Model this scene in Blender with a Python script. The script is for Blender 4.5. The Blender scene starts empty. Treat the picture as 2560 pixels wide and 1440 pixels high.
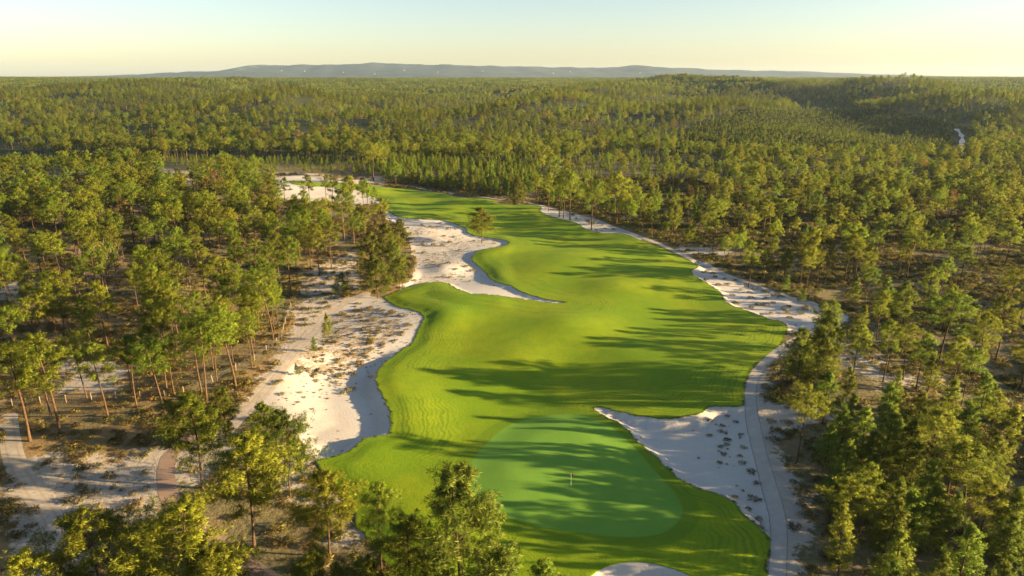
import bpy, math, random
import numpy as np
from mathutils import Vector

# ------------------------------------------------------------------ camera, sky, sun, exposure
scene = bpy.context.scene
COL = scene.collection
W, H = 2560, 1440
FPX = 1706.0
PITCH = math.radians(17.2)
CAMZ = 60.0
cam_d = bpy.data.cameras.new('camera')
cam_d.sensor_width = 36.0
cam_d.lens = FPX * 36.0 / W
cam_d.clip_start = 0.5
cam_d.clip_end = 60000
cam = bpy.data.objects.new('camera', cam_d)
cam.location = (0, 0, CAMZ)
cam.rotation_euler = (math.pi / 2 - PITCH, 0, 0)
COL.objects.link(cam)
scene.camera = cam

SUN_EL = math.radians(11.5)
SUN_AZ = math.radians(-7.0)          # measured from +X towards +Y
SUN_DIR = Vector((math.cos(SUN_EL) * math.cos(SUN_AZ), math.cos(SUN_EL) * math.sin(SUN_AZ), math.sin(SUN_EL)))
world = bpy.data.worlds.new('World')
scene.world = world
world.use_nodes = True
wn = world.node_tree
for n in list(wn.nodes):
    wn.nodes.remove(n)
wo = wn.nodes.new('ShaderNodeOutputWorld')
wb = wn.nodes.new('ShaderNodeBackground')
ws = wn.nodes.new('ShaderNodeTexSky')
ws.sky_type = 'NISHITA'
ws.sun_disc = False
ws.sun_elevation = SUN_EL
ws.sun_rotation = math.pi / 2 - SUN_AZ
ws.altitude = 100
ws.air_density = 1.0
ws.dust_density = 0.8
ws.ozone_density = 1.5
wb.inputs['Strength'].default_value = 0.05
whs = wn.nodes.new('ShaderNodeHueSaturation')
whs.inputs['Saturation'].default_value = 0.95
wn.links.new(ws.outputs[0], whs.inputs['Color'])
wmx = wn.nodes.new('ShaderNodeMix'); wmx.data_type = 'RGBA'; wmx.blend_type = 'MULTIPLY'
wmx.inputs['Factor'].default_value = 1.0; wmx.inputs[7].default_value = (0.98, 0.955, 0.98, 1)
wn.links.new(whs.outputs[0], wmx.inputs[6])
wn.links.new(wmx.outputs[2], wb.inputs[0])
wn.links.new(wb.outputs[0], wo.inputs[0])

sun_d = bpy.data.lights.new('sun', 'SUN')
sun_d.energy = 5.0
sun_d.angle = math.radians(0.5)
sun_d.color = (1.0, 0.72, 0.38)
sun = bpy.data.objects.new('sun', sun_d)
sun.rotation_euler = (-SUN_DIR).to_track_quat('-Z', 'Y').to_euler()
sun.location = (300, 0, 200)
COL.objects.link(sun)

scene.view_settings.view_transform = 'Standard'
scene.view_settings.look = 'None'
scene.view_settings.gamma = 1.0
scene.view_settings.use_curve_mapping = False
scene.view_settings.exposure = 2.3
scene.render.engine = 'CYCLES'
cy = scene.cycles
cy.max_bounces = 6
cy.diffuse_bounces = 4
cy.glossy_bounces = 1
cy.transmission_bounces = 3
cy.volume_bounces = 1
cy.transparent_max_bounces = 4
cy.use_denoising = True
cy.denoiser = 'OPENIMAGEDENOISE'
cy.denoising_input_passes = 'RGB_ALBEDO_NORMAL'
cy.use_adaptive_sampling = False

# ------------------------------------------------------------------ terrain heights and picture geometry
def ss(a, b, v):
    t = np.clip((v - a) / (b - a), 0, 1)
    return t * t * (3 - 2 * t)

def h0(x, y):
    x = np.asarray(x, float); y = np.asarray(y, float)
    near = (0.75 * np.sin(x / 21 + 1.3 + 0.6 * np.sin(y / 41)) * np.sin(y / 27 + .4)
            + 0.40 * np.sin((x + 1.3 * y) / 16 + .7) + 0.18 * np.sin((x * 1.2 - y) / 8.5))
    near = 1.35 * near * (1 - 0.55 * ss(600, 1500, y))
    r = np.hypot(x, y)
    rise = 40 * ss(750, 3600, r) + 14 * ss(3400, 9000, r)
    A = 10 * ss(480, 950, r) * (1 - .62 * ss(1300, 2600, r))
    roll = A * (np.sin(x / 82 + 0.9 * np.sin(y / 210) + 1.0) * np.sin(y / 150 + 0.7) + 0.6 * np.sin(x / 53 - y / 150 + 2.1)
                + 0.7 * np.sin(x / 260 + y / 330))
    mound = 27 * np.exp(-(((x - 300) / np.where(x < 300, 95, 260)) ** 2 + ((y - 1050) / 150) ** 2)) + 9 * np.exp(-(((x - 120) / 110) ** 2 + ((y - 1010) / 60) ** 2))
    valley = -5.0 * np.exp(-(((y - 560) / 60) ** 2)) * ss(60, -80, x)
    leftrise = 3.0 * ss(-40, -160, x) * ss(120, 260, y) * ss(560, 430, y)
    ridge = 0
    for x0, k_, hgt, wd, ya, yb in ((-820, .10, 20, 70, 800, 1500), (-330, -.30, 15, 55, 700, 1250), (40, .22, 12, 60, 800, 1500), (700, .25, 18, 70, 800, 1700), (-150, .5, 20, 80, 1300, 2300), (-1100, .2, 24, 90, 1400, 2400), (900, -.3, 22, 90, 1500, 2500)):
        ridge = ridge + hgt * np.exp(-((x - x0 - k_ * (y - 1000)) / np.where(x < x0 + k_ * (y - 1000), wd, wd * 2.2)) ** 2) * ss(ya - 120, ya + 120, y) * ss(yb + 200, yb - 200, y)
    return near + rise + roll + mound + valley + leftrise + ridge

CP, SP = math.cos(PITCH), math.sin(PITCH)
def ray(px, py):
    a = (px - 1280) / FPX; b = -(py - 720) / FPX
    return np.array([a, CP + b * SP, -SP + b * CP])

def at(px, py, up=0.0):
    """ground point seen at a photograph pixel (up: metres above the ground)"""
    d = ray(px, py)
    z = up
    for _ in range(30):
        t = (CAMZ - z) / -d[2]
        z = 0.5 * z + 0.5 * (float(h0(d[0] * t, d[1] * t)) + up)
    return d[0] * t, d[1] * t

def proj(x, y, z):
    dz = z - CAMZ
    dep = y * CP - dz * SP
    v = y * SP + dz * CP
    return 1280 + FPX * x / dep, 720 - FPX * v / dep

def world_poly(pts):
    return np.array([at(*p) for p in pts])

def smooth(poly, k=4, closed=True):
    P = np.asarray(poly, float)
    n = len(P); out = []
    rng_ = range(n) if closed else range(n - 1)
    for i in rng_:
        if closed:
            p0, p1, p2, p3 = P[i - 1], P[i], P[(i + 1) % n], P[(i + 2) % n]
        else:
            p0, p1, p2, p3 = P[max(i - 1, 0)], P[i], P[i + 1], P[min(i + 2, n - 1)]
        for j in range(k):
            t = j / k
            out.append(0.5 * ((2 * p1) + (-p0 + p2) * t + (2 * p0 - 5 * p1 + 4 * p2 - p3) * t * t + (-p0 + 3 * p1 - 3 * p2 + p3) * t ** 3))
    if not closed:
        out.append(P[-1])
    return np.array(out)

def sdf(poly, X, Y, margin=25.0):
    """signed distance, positive inside; -margin far away"""
    out = np.full(X.shape, -margin, np.float32)
    lo = poly.min(0) - margin; hi = poly.max(0) + margin
    idx = np.nonzero((X > lo[0]) & (X < hi[0]) & (Y > lo[1]) & (Y < hi[1]))[0]
    A = poly; B = np.roll(poly, -1, 0)
    for c in range(0, len(idx), 20000):
        k = idx[c:c + 20000]
        x = X[k].astype(np.float32); y = Y[k].astype(np.float32)
        best = np.full(len(k), 1e9, np.float32); ins = np.zeros(len(k), bool)
        for a, b in zip(A, B):
            ex, ey = b - a
            wx = x - np.float32(a[0]); wy = y - np.float32(a[1])
            t = np.clip((wx * ex + wy * ey) / (ex * ex + ey * ey + 1e-12), 0, 1).astype(np.float32)
            best = np.minimum(best, (wx - t * np.float32(ex)) ** 2 + (wy - t * np.float32(ey)) ** 2)
            c1 = (y < a[1]) != (y < b[1])
            if c1.any():
                xi = (b[0] - a[0]) * (y - a[1]) / (b[1] - a[1] + 1e-12) + a[0]
                ins ^= c1 & (x < xi)
        d = np.sqrt(best)
        out[k] = np.where(ins, d, -np.minimum(d, margin))
    return out

def line_dist(pts, X, Y, margin=25.0):
    out = np.full(X.shape, margin, np.float32)
    lo = pts.min(0) - margin; hi = pts.max(0) + margin
    k = np.nonzero((X > lo[0]) & (X < hi[0]) & (Y > lo[1]) & (Y < hi[1]))[0]
    x = X[k].astype(np.float32); y = Y[k].astype(np.float32)
    best = np.full(len(k), margin * margin, np.float32)
    for a, b in zip(pts[:-1], pts[1:]):
        ex, ey = b - a
        wx = x - np.float32(a[0]); wy = y - np.float32(a[1])
        t = np.clip((wx * ex + wy * ey) / (ex * ex + ey * ey + 1e-12), 0, 1).astype(np.float32)
        best = np.minimum(best, (wx - t * np.float32(ex)) ** 2 + (wy - t * np.float32(ey)) ** 2)
    out[k] = np.sqrt(best)
    return out

# outlines measured on the photograph
FAIR = [(1050,1800),(1010,1600),(985,1470),(960,1400),(931,1357),(897,1320),(878,1270),(845,1225),(806,1177),(785,1152),(800,1149),(841,1140),(871,1129),(890,1114),
 (912,1099),(950,1091),(974,1085),(978,1069),(976,1039),(969,1016),(957,990),(943,964),(941,941),(950,920),(977,895),(1011,872),(1035,854),
 (1041,835),(1052,812),(1060,796),(1055,786),(1030,775),(1000,769),(977,758),(962,745),(972,738),(1000,726),(1030,717),(1056,708),(1090,706),(1116,708),(1135,719),
 (1154,727),(1176,734),(1206,736),(1244,739),(1300,747),(1337,752),(1375,758),(1420,757),(1371,750),(1337,741),(1315,734),(1296,726),(1277,715),(1244,706),
 (1225,696),(1217,685),(1202,670),(1187,659),(1180,645),(1184,636),(1199,627),(1225,621),(1255,616),(1271,610),(1271,604),(1255,599),(1225,595),(1187,589),(1168,581),(1168,574),(1157,568),(1135,559),
 (1112,552),(1075,548),(1030,547),(1000,542),(981,535),(965,518),(945,498),(925,488),(899,477),(869,471),(820,468),(745,463),(726,456),(734,451),(775,456),(839,457),(880,459),(925,463),
 (959,468),(985,471),(1019,471),(1075,480),(1131,489),(1176,495),(1225,498),(1247,508),(1281,513),(1315,511),(1352,517),(1351,529),(1375,540),(1412,550),(1442,559),(1457,569),(1480,578),
 (1517,584),(1559,585),(1600,601),(1660,622),(1712,647),(1745,665),(1733,673),(1727,680),(1733,688),(1754,700),(1784,719),(1803,734),(1810,749),(1829,764),(1862,775),(1900,790),
 (1937,801),(1966,811),(1962,840),(1945,870),(1915,890),(1885,918),(1869,941),(1861,975),(1861,1014),(1821,1016),(1787,1015),(1769,1020),(1750,1033),(1705,1044),(1659,1046),(1606,1041),
 (1550,1029),(1512,1020),(1484,1018),(1500,1035),(1530,1050),(1565,1070),(1580,1090),(1600,1110),(1640,1142),(1680,1183),(1700,1199),(1740,1219),(1790,1235),(1825,1250),(1850,1273),
 (1880,1308),(1924,1345),(1920,1400),(1914,1470),(1905,1600),(1890,1800)]
GREEN = [(1166,1189),(1175,1159),(1205,1121),(1242,1084),(1280,1061),(1325,1046),(1400,1037),(1456,1039),(1494,1050),(1531,1069),(1569,1102),(1599,1132),(1625,1162),(1655,1196),
 (1685,1230),(1699,1250),(1709,1276),(1701,1301),(1682,1320),(1655,1336),(1587,1346),(1512,1342),(1437,1333),(1362,1320),(1287,1303),(1225,1280),(1190,1252),(1171,1219)]
FRONT = [(1472,1450),(1495,1428),(1531,1412),(1587,1405),(1644,1411),(1700,1428),(1740,1450),(1760,1500),(1720,1560),(1600,1590),(1500,1570),(1460,1500)]
PATH = [(1868,1800),(1925,1600),(1940,1480),(1945,1400),(1948,1340),(1945,1290),(1933,1240),(1918,1190),(1905,1150),(1893,1100),(1883,1050),(1877,1010),(1876,975),(1884,945),(1900,920),(1928,893),(1962,866),(2005,842),(2055,822),(2082,800),(2072,780),
 (2035,761),(1982,745),(1930,729),(1870,706),(1810,683),(1754,660),(1700,634),(1650,611),(1600,592),(1559,577),(1505,556),(1455,541),(1400,529),(1350,514),(1300,502),(1250,499),(1200,492),(1131,484),(1075,476),(1020,465),(960,460),(900,452),(840,448),(780,441),(720,440)]
TRACK = [(560,1085),(600,1040),(640,1002),(694,938),(745,868),(790,826),(805,797),(836,775),(874,752),(915,735)]
TRACK2 = [(20,1040),(25,1100),(40,1160),(70,1210),(110,1270),(140,1330),(130,1400),(60,1440),(0,1460)]
BRICK = [(470,1095),(440,1125),(420,1150),(415,1200),(428,1250),(470,1300),(540,1350),(600,1400),(660,1440),(760,1500)]
SANDS = {
 'greenside': [(1465,1005),(1520,1000),(1700,1020),(1750,1000),(1880,1000),(1890,1050),(1905,1120),(1925,1180),(1945,1240),(1955,1340),(1930,1370),(1880,1340),(1800,1270),(1650,1210),(1560,1110)],
 'fairwayside': [(1690,665),(1745,650),(1810,680),(1870,705),(1930,728),(1985,745),(2040,757),(2085,775),(2120,795),(2100,810),(2050,815),(1990,830),(1940,830),(1850,800),(1780,760),(1740,710)],
 'tongue': [(1320,520),(1352,512),(1380,525),(1420,530),(1460,541),(1510,556),(1560,575),(1600,600),(1540,600),(1440,580),(1360,550)],
 'waste': [(975,525),(1040,540),(1120,545),(1185,570),(1290,595),(1300,615),(1220,640),(1230,670),(1300,715),(1440,760),(1330,770),(1200,750),(1130,735),(1080,720),(1020,735),(985,740),(1000,715),(1030,690),(1036,650),(1020,600),(1010,570),(960,545)],
 'basin': [(640,1000),(690,930),(750,858),(795,815),(815,785),(840,765),(880,748),(930,740),(985,750),(1080,785),(1070,830),(1050,860),(985,910),(970,980),(1000,1040),(1000,1090),(920,1120),(820,1165),(775,1150),(765,1120),(745,1090),(700,1050),(665,1020)],
 'distant': [(690,455),(720,440),(790,444),(850,452),(960,470),(960,500),(940,512),(880,508),(830,500),(780,505),(720,498),(690,480)],
}
WP = {k: smooth(world_poly(v), 4) for k, v in SANDS.items()}
W_FAIR = smooth(world_poly(FAIR), 3)
W_GREEN = smooth(world_poly(GREEN), 4)
W_FRONT = smooth(world_poly(FRONT), 4)
W_PATH = smooth(world_poly(PATH), 4, False)
W_TRACK = smooth(world_poly(TRACK), 4, False)
W_TRACK2 = smooth(world_poly(TRACK2), 4, False)
W_BRICK = smooth(world_poly(BRICK), 4, False)

# ------------------------------------------------------------------ materials
def mat(name):
    m = bpy.data.materials.new(name)
    m.use_nodes = True
    nt = m.node_tree
    b = nt.nodes['Principled BSDF']
    b.inputs['Roughness'].default_value = 0.9
    b.inputs['Specular IOR Level'].default_value = 0.15
    return m, nt, b

class N:
    """small helper that writes node graphs"""
    def __init__(s, nt):
        s.nt = nt
        s.pos = nt.nodes.new('ShaderNodeNewGeometry').outputs['Position']
    def noise(s, scale, detail=4, rough=.55, vec=None, dist=0.0):
        n = s.nt.nodes.new('ShaderNodeTexNoise')
        n.inputs['Scale'].default_value = scale
        n.inputs['Detail'].default_value = detail
        n.inputs['Roughness'].default_value = rough
        n.inputs['Distortion'].default_value = dist
        s.nt.links.new(vec or s.pos, n.inputs['Vector'])
        return n.outputs['Fac']
    def stretch(s, sx, sy, sz=1):
        n = s.nt.nodes.new('ShaderNodeMapping')
        n.inputs['Scale'].default_value = (sx, sy, sz)
        s.nt.links.new(s.pos, n.inputs['Vector'])
        return n.outputs[0]
    def attr(s, name):
        n = s.nt.nodes.new('ShaderNodeAttribute'); n.attribute_name = name
        return n.outputs['Fac']
    def put(s, sock, v):
        if isinstance(v, (int, float)):
            sock.default_value = v
        elif isinstance(v, tuple):
            sock.default_value = (*v, 1) if len(v) == 3 else v
        else:
            s.nt.links.new(v, sock)
    def math(s, op, a, b=0.0, c=0.0):
        n = s.nt.nodes.new('ShaderNodeMath'); n.operation = op
        s.put(n.inputs[0], a); s.put(n.inputs[1], b); s.put(n.inputs[2], c)
        return n.outputs[0]
    def ramp(s, v, lo, hi, a=0.0, b=1.0):
        n = s.nt.nodes.new('ShaderNodeMapRange'); n.interpolation_type = 'SMOOTHSTEP'
        s.put(n.inputs['Value'], v)
        n.inputs['From Min'].default_value = lo; n.inputs['From Max'].default_value = hi
        n.inputs['To Min'].default_value = a; n.inputs['To Max'].default_value = b
        return n.outputs['Result']
    def mix(s, f, a, b, blend='MIX'):
        n = s.nt.nodes.new('ShaderNodeMix'); n.data_type = 'RGBA'; n.blend_type = blend
        s.put(n.inputs['Factor'], f); s.put(n.inputs['A'], a) if False else None
        s.put(n.inputs[6], a); s.put(n.inputs[7], b)
        return n.outputs[2]
    def bump(s, bsdf, v, dist, strength=1.0):
        n = s.nt.nodes.new('ShaderNodeBump')
        n.inputs['Strength'].default_value = strength
        n.inputs['Distance'].default_value = dist
        s.put(n.inputs['Height'], v)
        s.nt.links.new(n.outputs[0], bsdf.inputs['Normal'])

def M_ground():
    m, nt, b = mat('heath_floor'); g = N(nt)
    big = g.noise(0.035, 5); mid = g.noise(0.22, 5, .65); fine = g.noise(1.3, 5, .7)
    litter = g.mix(g.ramp(mid, .35, .65), (0.255, 0.165, 0.075), (0.165, 0.128, 0.056))
    heath = g.mix(g.ramp(fine, .35, .65), (0.078, 0.082, 0.032), (0.18, 0.145, 0.080))
    c = g.mix(g.math('MAXIMUM', g.ramp(big, .42, .58), g.math('MULTIPLY', g.attr('heathy'), .85)), litter, heath)
    sand = g.mix(fine, (0.29, 0.245, 0.19), (0.42, 0.385, 0.335))
    sv = g.math('ADD', g.attr('sand'), g.math('MULTIPLY', g.math('SUBTRACT', mid, .5), 1.3))
    sv = g.math('ADD', sv, g.math('MULTIPLY', g.math('SUBTRACT', fine, .5), .9))
    sv = g.math('ADD', g.math('ADD', sv, .10), g.math('MULTIPLY', g.math('SUBTRACT', big, .5), .9))
    c = g.mix(g.ramp(sv, .42, .62), c, sand)
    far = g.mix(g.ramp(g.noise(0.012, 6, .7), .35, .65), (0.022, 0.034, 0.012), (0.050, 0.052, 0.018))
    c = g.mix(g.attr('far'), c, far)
    nt.links.new(c, b.inputs['Base Color'])
    g.bump(b, fine, 0.35)
    return m

def M_sand():
    m, nt, b = mat('white_sand'); g = N(nt)
    fine = g.noise(2.2, 5, .7); mid = g.noise(0.35, 5, .7); big = g.noise(.06, 3)
    c = g.mix(g.ramp(big, .3, .7), (0.475, 0.452, 0.408), (0.425, 0.39, 0.342))
    c = g.mix(g.ramp(fine, .5, .75, 0, .5), c, (0.32, 0.265, 0.205))
    lv = g.math('ADD', g.attr('litter'), g.math('MULTIPLY', g.math('SUBTRACT', mid, .5), 1.6))
    lv = g.math('ADD', lv, g.math('MULTIPLY', g.math('SUBTRACT', fine, .5), 1.4))
    c = g.mix(g.ramp(lv, .62, .95, 0, .8), c, (0.20, 0.135, 0.065))
    nt.links.new(c, b.inputs['Base Color'])
    rake = g.noise(1.0, 3, .6, g.stretch(.35, 1.6))
    g.bump(b, g.math('ADD', g.math('MULTIPLY', fine, .5), g.math('MULTIPLY', rake, .5)), 0.10)
    return m

def M_grass(kind):
    m, nt, b = mat('mown_turf_' + kind); g = N(nt)
    edge = g.attr('edge')
    fine = g.noise(3.0, 4, .75); mid = g.noise(.28, 5, .6); big = g.noise(.045, 4)
    if kind == 'green':
        c = g.mix(g.ramp(mid, .35, .65), (0.118, 0.248, 0.026), (0.140, 0.270, 0.030))
        lines = g.noise(1.0, 1, .4, g.stretch(1.3, .02))
        c = g.mix(g.ramp(lines, .4, .6, 0, .16), c, (0.14, 0.285, 0.036))
        c = g.mix(g.math('MULTIPLY', fine, .25), c, (0.075, 0.18, 0.014))
        c = g.mix(g.ramp(edge, 0, .35, .6, 0), c, (0.09, 0.185, 0.008))
        amt = 0.025
    else:
        c = g.mix(g.ramp(big, .35, .65), (0.130, 0.220, 0.003), (0.205, 0.262, 0.0035))
        c = g.mix(g.ramp(mid, .4, .75, 0, .55), c, (0.098, 0.182, 0.003))
        wob = g.math('ADD', edge, g.math('MULTIPLY', g.noise(.11, 3), 4.0))
        st = g.math('SINE', g.math('MULTIPLY', wob, 2 * math.pi / .95))
        st2 = g.math('SINE', g.math('MULTIPLY', wob, 2 * math.pi / 3.7))
        band = g.math('MULTIPLY', g.ramp(edge, 17, 9), g.ramp(g.noise(.035, 2), .36, .56))
        sline = g.math('MULTIPLY', g.ramp(g.math('ADD', st, g.math('MULTIPLY', st2, .5)), -.3, 1.1), band)
        c = g.mix(g.math('MULTIPLY', sline, .50), c, (0.055, 0.115, 0.006))
        c = g.mix(g.ramp(edge, .4, .05, 0, .4), c, (0.060, 0.085, 0.014))
        c = g.mix(g.math('MULTIPLY', g.ramp(fine, .4, .75), .42), c, (0.060, 0.115, 0.003))
        # collar of slightly longer grass round the green
        ge = g.attr('green_edge')
        c = g.mix(g.math('MULTIPLY', g.ramp(ge, -2.6, -2.2), .45), c, (0.070, 0.145, 0.004))
        c = g.mix(g.ramp(g.noise(.9, 5, .75), .52, .72, 0, .35), c, (0.150, 0.195, 0.006))
        c = g.mix(g.ramp(g.noise(.12, 4, .7), .55, .75, 0, .30), c, (0.165, 0.215, 0.006))
        fine = g.math('ADD', fine, g.math('MULTIPLY', g.noise(.8, 4, .7), .8))
        amt = 0.075
    nt.links.new(c, b.inputs['Base Color'])
    b.inputs['Sheen Weight'].default_value = 0.0
    g.bump(b, fine, amt)
    return m

def M_path(kind):
    m, nt, b = mat('path_' + kind); g = N(nt)
    fine = g.noise(6, 4, .7); mid = g.noise(.7, 5, .65)
    if kind == 'cart':
        c = g.mix(g.ramp(mid, .3, .7), (0.40, 0.37, 0.328), (0.345, 0.317, 0.28))
        c = g.mix(g.ramp(g.attr('edge'), .06, .20, .75, 0), c, (0.17, 0.14, 0.105))
    elif kind == 'track':
        c = g.mix(g.ramp(mid, .35, .65), (0.42, 0.385, 0.33), (0.34, 0.30, 0.25))
        e = g.attr('edge')
        rut = g.ramp(g.math('ABSOLUTE', g.math('SUBTRACT', e, .75)), .10, .24, .6, 0)
        c = g.mix(rut, c, (0.33, 0.25, 0.18))
        c = g.mix(g.math('MULTIPLY', g.ramp(g.noise(.5, 4, .7), .52, .66), g.ramp(e, 1.1, 1.5)), c, (0.22, 0.15, 0.07))
    else:
        c = g.mix(g.ramp(mid, .3, .7), (0.36, 0.25, 0.19), (0.30, 0.215, 0.165))
        nb = nt.nodes.new('ShaderNodeTexBrick'); nb.inputs['Scale'].default_value = 2.4
        nt.links.new(g.pos, nb.inputs['Vector'])
        nb.inputs['Color1'].default_value = (1, 1, 1, 1); nb.inputs['Color2'].default_value = (.8, .8, .8, 1); nb.inputs['Mortar'].default_value = (.55, .5, .45, 1)
        c = g.mix(1.0, c, nb.outputs['Color'], 'MULTIPLY')
    c = g.mix(g.math('MULTIPLY', fine, .3), c, (0.28, 0.22, 0.16))
    nt.links.new(c, b.inputs['Base Color'])
    g.bump(b, fine, .03)
    return m

def M_leaf(name, lo, hi, tip=None, trans=.30, vary=.06):
    m, nt, b = mat(name); g = N(nt)
    oi = nt.nodes.new('ShaderNodeObjectInfo')
    c = g.mix(oi.outputs['Random'], lo, hi)
    sh = g.attr('shade')
    c = g.mix(g.math('MULTIPLY', sh, .8), c, tip or hi)
    hs = nt.nodes.new('ShaderNodeHueSaturation')
    nt.links.new(c, hs.inputs['Color'])
    r2 = g.math('FRACT', g.math('MULTIPLY', oi.outputs['Random'], 17.31))
    nt.links.new(g.ramp(r2, 0, 1, .5 - vary * .25, .5 + vary * .5), hs.inputs['Hue'])
    nt.links.new(g.ramp(g.math('FRACT', g.math('MULTIPLY', oi.outputs['Random'], 5.77)), 0, 1, .78, 1.2), hs.inputs['Value'])
    c = hs.outputs[0]
    nt.links.new(c, b.inputs['Base Color'])
    b.inputs['Roughness'].default_value = .6
    tr = nt.nodes.new('ShaderNodeBsdfTranslucent')
    nt.links.new(c, tr.inputs['Color'])
    mx = nt.nodes.new('ShaderNodeMixShader'); mx.inputs[0].default_value = trans
    nt.links.new(b.outputs[0], mx.inputs[1]); nt.links.new(tr.outputs[0], mx.inputs[2])
    nt.links.new(mx.outputs[0], nt.nodes['Material Output'].inputs['Surface'])
    return m

def M_plain(name, a, b2, scale=3.0, rough=.9, bump=.02):
    m, nt, b = mat(name); g = N(nt)
    f = g.noise(scale, 5, .65)
    nt.links.new(g.mix(g.ramp(f, .3, .7), a, b2), b.inputs['Base Color'])
    b.inputs['Roughness'].default_value = rough
    if bump: g.bump(b, f, bump)
    return m

MT = dict(
    ground=M_ground(), sand=M_sand(), fair=M_grass('fairway'), green=M_grass('green'),
    cart=M_path('cart'), track=M_path('track'), brick=M_path('brick'),
    pine=M_leaf('pine_needles', (0.140, 0.195, 0.018), (0.218, 0.255, 0.022), (0.34, 0.355, 0.036)),
    pine_far=M_leaf('pine_needles_stand', (0.135, 0.188, 0.020), (0.215, 0.250, 0.024), (0.33, 0.34, 0.036)),
    young=M_leaf('young_pine_needles', (0.128, 0.190, 0.021), (0.190, 0.242, 0.025), (0.30, 0.33, 0.038)),
    deep=M_leaf('dark_pine_needles', (0.095, 0.135, 0.019), (0.140, 0.165, 0.021), (0.30, 0.30, 0.036)),
    rust=M_leaf('rusty_needles', (0.19, 0.115, 0.042), (0.22, 0.14, 0.05), (0.28, 0.18, 0.07)),
    heather=M_leaf('heather_sprigs', (0.20, 0.130, 0.045), (0.22, 0.175, 0.045), (0.30, 0.25, 0.075), .2, .05),
    gorse=M_leaf('gorse_sprigs', (0.075, 0.080, 0.020), (0.13, 0.12, 0.026), (0.20, 0.18, 0.045), .2, .05),
    bark=M_plain('pine_bark', (0.125, 0.075, 0.042), (0.058, 0.038, 0.026), 2.5),
    grey=M_plain('bare_bark', (0.20, 0.15, 0.105), (0.14, 0.105, 0.075), 2.0),
    wood=M_plain('weathered_wood', (0.36, 0.27, 0.18), (0.24, 0.18, 0.12), 4),
    wire=M_plain('galvanised_wire', (0.22, 0.20, 0.17), (0.15, 0.14, 0.12), 9, .5, 0),
    white=M_plain('white_paint', (0.80, 0.80, 0.78), (0.74, 0.74, 0.72), 5, .4, 0),
    red=M_plain('red_cloth', (0.42, 0.02, 0.02), (0.34, 0.015, 0.015), 6, .8, 0),
    dark=M_plain('dark_cup', (0.02, 0.02, 0.02), (0.03, 0.03, 0.03), 5, .8, 0),
    wall=M_plain('white_render', (0.50, 0.48, 0.45), (0.44, 0.42, 0.39), .5, .9, 0),
    roof=M_plain('clay_roof', (0.34, 0.14, 0.08), (0.26, 0.11, 0.07), .5, .9, 0),
    hill=M_plain('hazed_wooded_hill', (0.022, 0.042, 0.048), (0.060, 0.080, 0.085), .004, 1, 0),  # some of the distance haze's blue is painted into the woods' colour
)

# ------------------------------------------------------------------ mesh and object helpers
def mesh_np(name, V, F, mats, smooth_=False, attrs=None, midx=None, normals=None):
    V = np.asarray(V, np.float32); F = np.asarray(F, np.int32)
    k = F.shape[1]
    me = bpy.data.meshes.new(name)
    me.vertices.add(len(V)); me.vertices.foreach_set('co', V.ravel())
    me.loops.add(F.size); me.loops.foreach_set('vertex_index', F.ravel())
    me.polygons.add(len(F))
    me.polygons.foreach_set('loop_start', np.arange(0, F.size, k, dtype=np.int32))
    me.polygons.foreach_set('loop_total', np.full(len(F), k, np.int32))
    if smooth_:
        me.polygons.foreach_set('use_smooth', np.ones(len(F), bool))
    if midx is not None:
        me.polygons.foreach_set('material_index', np.asarray(midx, np.int32))
    for m in mats:
        me.materials.append(m)
    for kx, a in (attrs or {}).items():
        at_ = me.attributes.new(kx, 'FLOAT', 'POINT'); at_.data.foreach_set('value', np.asarray(a, np.float32))
    me.update(calc_edges=True)
    if normals is not None:
        me.normals_split_custom_set_from_vertices([tuple(n_) for n_ in np.asarray(normals, float)])
    return me

def link(name, data=None, parent=None, loc=None, rz=0, sc=None):
    o = bpy.data.objects.new(name, data)
    COL.objects.link(o)
    if parent: o.parent = parent
    if loc is not None: o.location = loc
    if rz: o.rotation_euler = (0, 0, rz)
    if sc is not None: o.scale = sc
    return o

def tag(o, label=None, cat=None, group=None, kind=None):
    if label: o['label'] = label
    if cat: o['category'] = cat
    if group: o['group'] = group
    if kind: o['kind'] = kind
    return o

# ------------------------------------------------------------------ ground, turf, sand and paths: one triangulation, cut along the outlines
def axis(lo, hi, step0, step1, far, sign_lo=True):
    a = [lo]
    while a[-1] < hi:
        t = (a[-1] - lo) / (hi - lo)
        a.append(a[-1] + step0 + (step1 - step0) * t)
    s = step1
    while a[-1] < far:
        s *= 1.13; a.append(a[-1] + s)
    return np.array(a)

ys = axis(52, 470, 0.62, 2.2, 13500)
ys = np.concatenate([[-13500, -8000, -4000, -2000, -900, -400, -150, -40, 0, 20, 32, 42, 48], ys])
xp = axis(0, 190, .70, 1.2, 13500)
xn = axis(0, 190, .70, 1.2, 13500)
xs = np.concatenate([-xn[:0:-1], xp])
GX, GY = np.meshgrid(xs, ys)
nx, ny = len(xs), len(ys)
X = GX.ravel(); Y = GY.ravel()
D = {}
D['fair'] = sdf(W_FAIR, X, Y) + (.22 * np.sin(X * 2.3 + 1.4 * np.sin(Y * 1.7)) * np.sin(Y * 2.1 + X * .6) + .15 * np.sin(X * .9 - Y * 1.2)).astype(np.float32); D['green'] = sdf(W_GREEN, X, Y); D['front'] = sdf(W_FRONT, X, Y)
def wob(x, y, s_, seed):
    r_ = np.random.RandomState(seed); o_ = 0
    for k_ in range(6):
        a_ = r_.uniform(0, 6.28); f = (1 + .5 * k_) / s_; p_ = r_.uniform(0, 6.28, 2)
        o_ = o_ + np.sin((x * math.cos(a_) + y * math.sin(a_)) * f + p_[0] + 1.5 * np.sin((x * math.sin(a_) - y * math.cos(a_)) * f * .7 + p_[1]))
    return o_ / 6
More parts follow.
